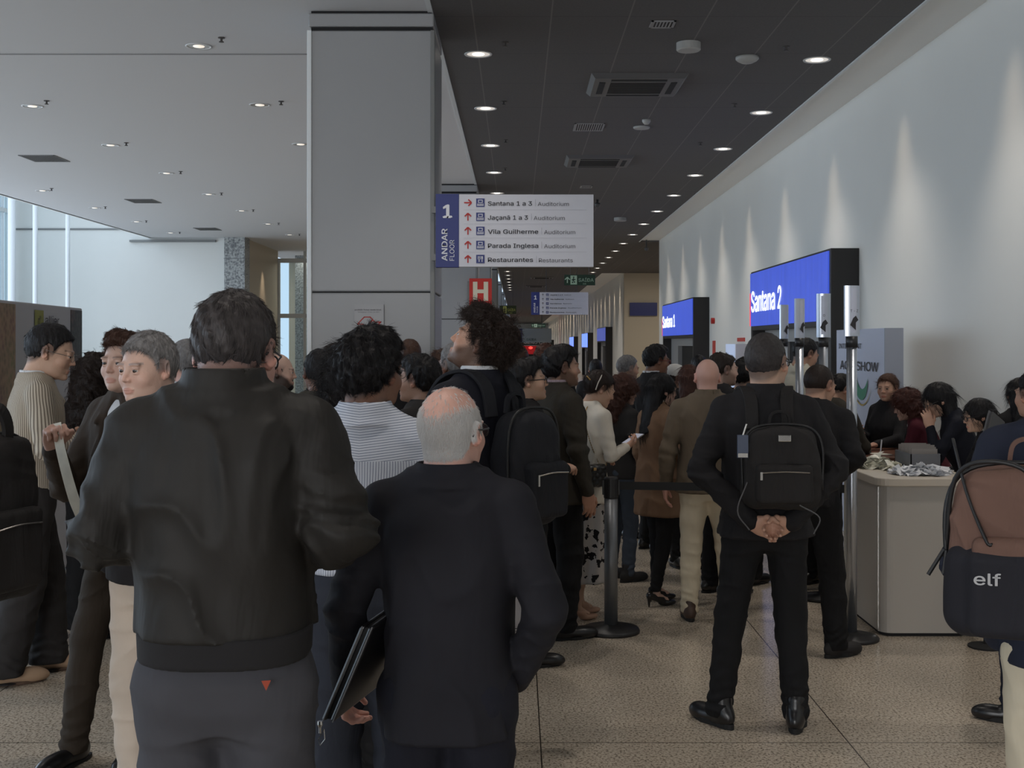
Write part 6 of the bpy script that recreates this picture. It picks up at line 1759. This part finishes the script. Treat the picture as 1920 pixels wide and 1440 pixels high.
def sign_pole(px, Y, ybase, txt, label, first=None):
    X = (px - VX) * Y / F
    s = empty('sign_pole', (X, Y, 0)); tag(s, label, 'sign pole', 'tall chrome sign poles by the counter')
    MB().lathe([(.155, 0), (.157, .012), (.148, .022), (.05, .034), (.036, .045)], seg=40).build('base', MRUB, s, smooth=True)
    MB().lathe([(.030, .04), (.030, 1.75)], seg=28).build('pole', MCHR, s, smooth=True)
    MB().lathe([(.034, 1.70), (.034, 1.765), (0, 1.766)], seg=24).build('pole_cap', MATS['black_belt_head'], s, smooth=True)
    m = MB(); n = 12; pr = []
    for i in range(n + 1):
        t = -1 + 2 * i / n; pr.append((.047 * t, -.018 * (1 - t * t) - .008))
    pr2 = [(x, -y) for x, y in pr[::-1]]
    m.prism(pr + pr2, 1.765, 2.06); m.build('sign_head', MSH, s)
    m = MB(); m.prism([(x * .78, y * 1.03 - .0012) for x, y in pr] + [(x * .78, y * 1.03 - .0005) for x, y in pr[::-1]], 1.785, 2.045); m.build('paper_insert', MPLA, s)
    m = MB(); y = -.0300
    if txt:
        add_text(m, txt[0], .030, 0, 1.905, y, align='CENTER'); 
        if len(txt) > 1: add_text(m, txt[1], .020, 0, 1.98, y, align='CENTER')
        m.poly([(-.026, y, 1.83), (.010, y, 1.80), (.010, y, 1.845), (.026, y, 1.86), (.010, y, 1.885), (-.008, y, 1.87)])
        m.build('lettering', MDT, s)
    return s
PA = sign_pole(1597, 7.12, 0, ('T - Z', ''), 'nearest and tallest chrome sign pole, lettered T - Z, beside the counter')
PB = sign_pole(1544, 8.25, 0, ('O', ''), 'second chrome sign pole with the letter O, behind the nearest one')
PC = sign_pole(1499, 9.15, 0, ('',), 'third chrome sign pole, thin, in front of the blue Santana 2 screen')
PD = sign_pole(1470, 10.6, 0, ('',), 'furthest chrome sign pole, just above the backpack man\'s head')
for o, r_ in ((PA, 14), (PB, -6), (PC, 34), (PD, 34)): o.rotation_euler = (0, 0, math.radians(r_))

# ---------------------------------------------------------------- registration counter
MCB = mat('counter_grey_laminate', rgb(184, 179, 172), .35, spec=.5); MCT = mat('counter_cream_top', rgb(206, 196, 182), .35)
def rrect(x0, y0, x1, y1, r, n=6):
    P = []
    for cx, cy, a0 in ((x1 - r, y1 - r, 0), (x0 + r, y1 - r, 90), (x0 + r, y0 + r, 180), (x1 - r, y0 + r, 270)):
        for i in range(n + 1):
            a = math.radians(a0 + 90 * i / n); P.append((cx + r * math.cos(a), cy + r * math.sin(a)))
    return P
ct = empty('counter', (2.14, 7.18, 0)); tag(ct, 'pale grey registration counter with rounded cream top, beside the nearest sign pole', 'counter')
MB().prism(rrect(0, 0, .52, .85, .07), .02, .885).build('counter_body', MCB, ct)
MB().prism(rrect(-.03, -.03, .56, .88, .09), .885, .932).build('counter_top', MCT, ct, bevel=.006)
MB().prism(rrect(.01, .01, .51, .84, .06), 0, .02).build('plinth', MGAP if False else mgap, ct)
m = MB(); m.lathe([(.006, .03), (.006, .88)], c=(-.012, .02, 0), seg=8); m.build('edge_profile', MATS['silver_metal'], ct)
c2 = empty('writing_desk', (2.46, 8.45, 0)); tag(c2, 'brown-topped desk behind the pale counter where visitors write', 'desk')
bx((0, 0, 0), (.38, .75, .90)).build('desk_body', MATS['beige_wall_paint'], c2); bx((-.04, -.03, .90), (.42, .78, .935)).build('desk_top', mat('brown_desk_top', rgb(104, 66, 50), .4), c2)
def badge_pile(name, label, cx, cy, cz, rx, ry, h, n, col, seed):
    r = random.Random(seed); m = MB()
    for i in range(n):
        a = r.random() * 6.28; q = r.random() ** .6; x, y = math.cos(a) * rx * q, math.sin(a) * ry * q
        z = h * (1 - q) * r.random() + .004
        M = Matrix.Translation((x, y, z)) @ Euler((r.uniform(-.7, .7), r.uniform(-.7, .7), r.random() * 6.28)).to_matrix().to_4x4()
        w_, l_ = r.uniform(.018, .032), r.uniform(.03, .05)
        P = []
        for j in range(4):
            t = j / 3; bz = r.uniform(-.008, .012); P.append([(-w_, (t - .5) * 2 * l_, bz), (w_, (t - .5) * 2 * l_, bz + r.uniform(-.006, .006))])
        for j in range(3):
            m.poly([tuple(max_z(M @ Vector(p_))) for p_ in (P[j][0], P[j][1], P[j + 1][1], P[j + 1][0])], 0)
    o = m.build(name, col); o.location = (cx, cy, cz); tag(o, label, 'badge pile', kind='stuff'); return o
def max_z(v): return (v.x, v.y, max(v.z, .001))
badge_pile('badge_holder_pile', 'heap of crumpled clear badge holders at the counter front', 2.44, 7.40, .933, .17, .13, .055, 150, mat('clear_badge_plastic', rgb(226, 228, 232), .3), 3)
badge_pile('badge_holder_pile', 'heap of cream badge holders further back on the counter', 2.30, 7.78, .933, .13, .16, .075, 140, mat('cream_badge_plastic', rgb(228, 226, 212), .4), 8)
s = empty('card_box', (2.55, 7.78, .933)); tag(s, 'open grey box filled with upright badge cards on the counter', 'box')
m = MB(); W_, D_, H_ = .095, .16, .10
m.box((-W_, -D_, 0), (W_, D_, .006)); m.box((-W_, -D_, 0), (-W_ + .006, D_, H_)); m.box((W_ - .006, -D_, 0), (W_, D_, H_)); m.box((-W_, -D_, 0), (W_, -D_ + .006, H_)); m.box((-W_, D_ - .006, 0), (W_, D_, H_)); m.build('box_shell', mat('grey_box_plastic', rgb(112, 114, 120), .5), s)
m = MB()
for i in range(11): m.box((-W_ + .014, -D_ + .03 + i * .026, .008), (W_ - .014, -D_ + .034 + i * .026, .13 + .01 * (i % 3)), 0)
m.build('badge_cards', mat('card_stock', rgb(150, 144, 140), .6), s)
s = empty('monitor', (2.66, 6.93, 0)); tag(s, 'dark monitor seen from behind in front of the long-haired woman at the counter', 'monitor')
MB().tube([(0, 0, .0), (0, 0, 1.10)], .015, 12).build('stand', mgap, s)
MB().lathe([(.10, 0), (.10, .01), (.02, .02)], seg=24).build('stand_base', mgap, s)
Mm = Matrix.Translation((.03, -.02, 1.20)) @ Euler((math.radians(-20), math.radians(36), math.radians(20))).to_matrix().to_4x4()
MB().box((-.055, -.010, -.135), (.055, .010, .135), 0, Mm).build('monitor_back', mat('dark_grey_plastic', rgb(58, 58, 60), .45), s, bevel=.004)
MB().box((-.062, .010, -.142), (.062, .016, .142), 0, Mm).build('monitor_bezel', mat('grey_bezel', rgb(96, 98, 102), .4), s)
MB().box((-.010, -.012, -.012), (.018, -.010, .012), 0, Mm).build('monitor_logo', MWT, s)
# papers and pen near the writing visitors
o = bx((0, 0, 0), (.10, .15, .004)).build('paper_sheet', MATS['printed_paper']); o.location = (2.56, 8.6, .936); o.rotation_euler = (0, 0, .4); tag(o, 'cream paper form lying on the brown desk', 'paper')
o = MB().tube([(0, 0, 0), (.02, .03, .11)], .005, 8).build('pen', MWT); o.location = (2.54, 8.55, .936); tag(o, 'white pen upright in a writing hand at the desk', 'pen')
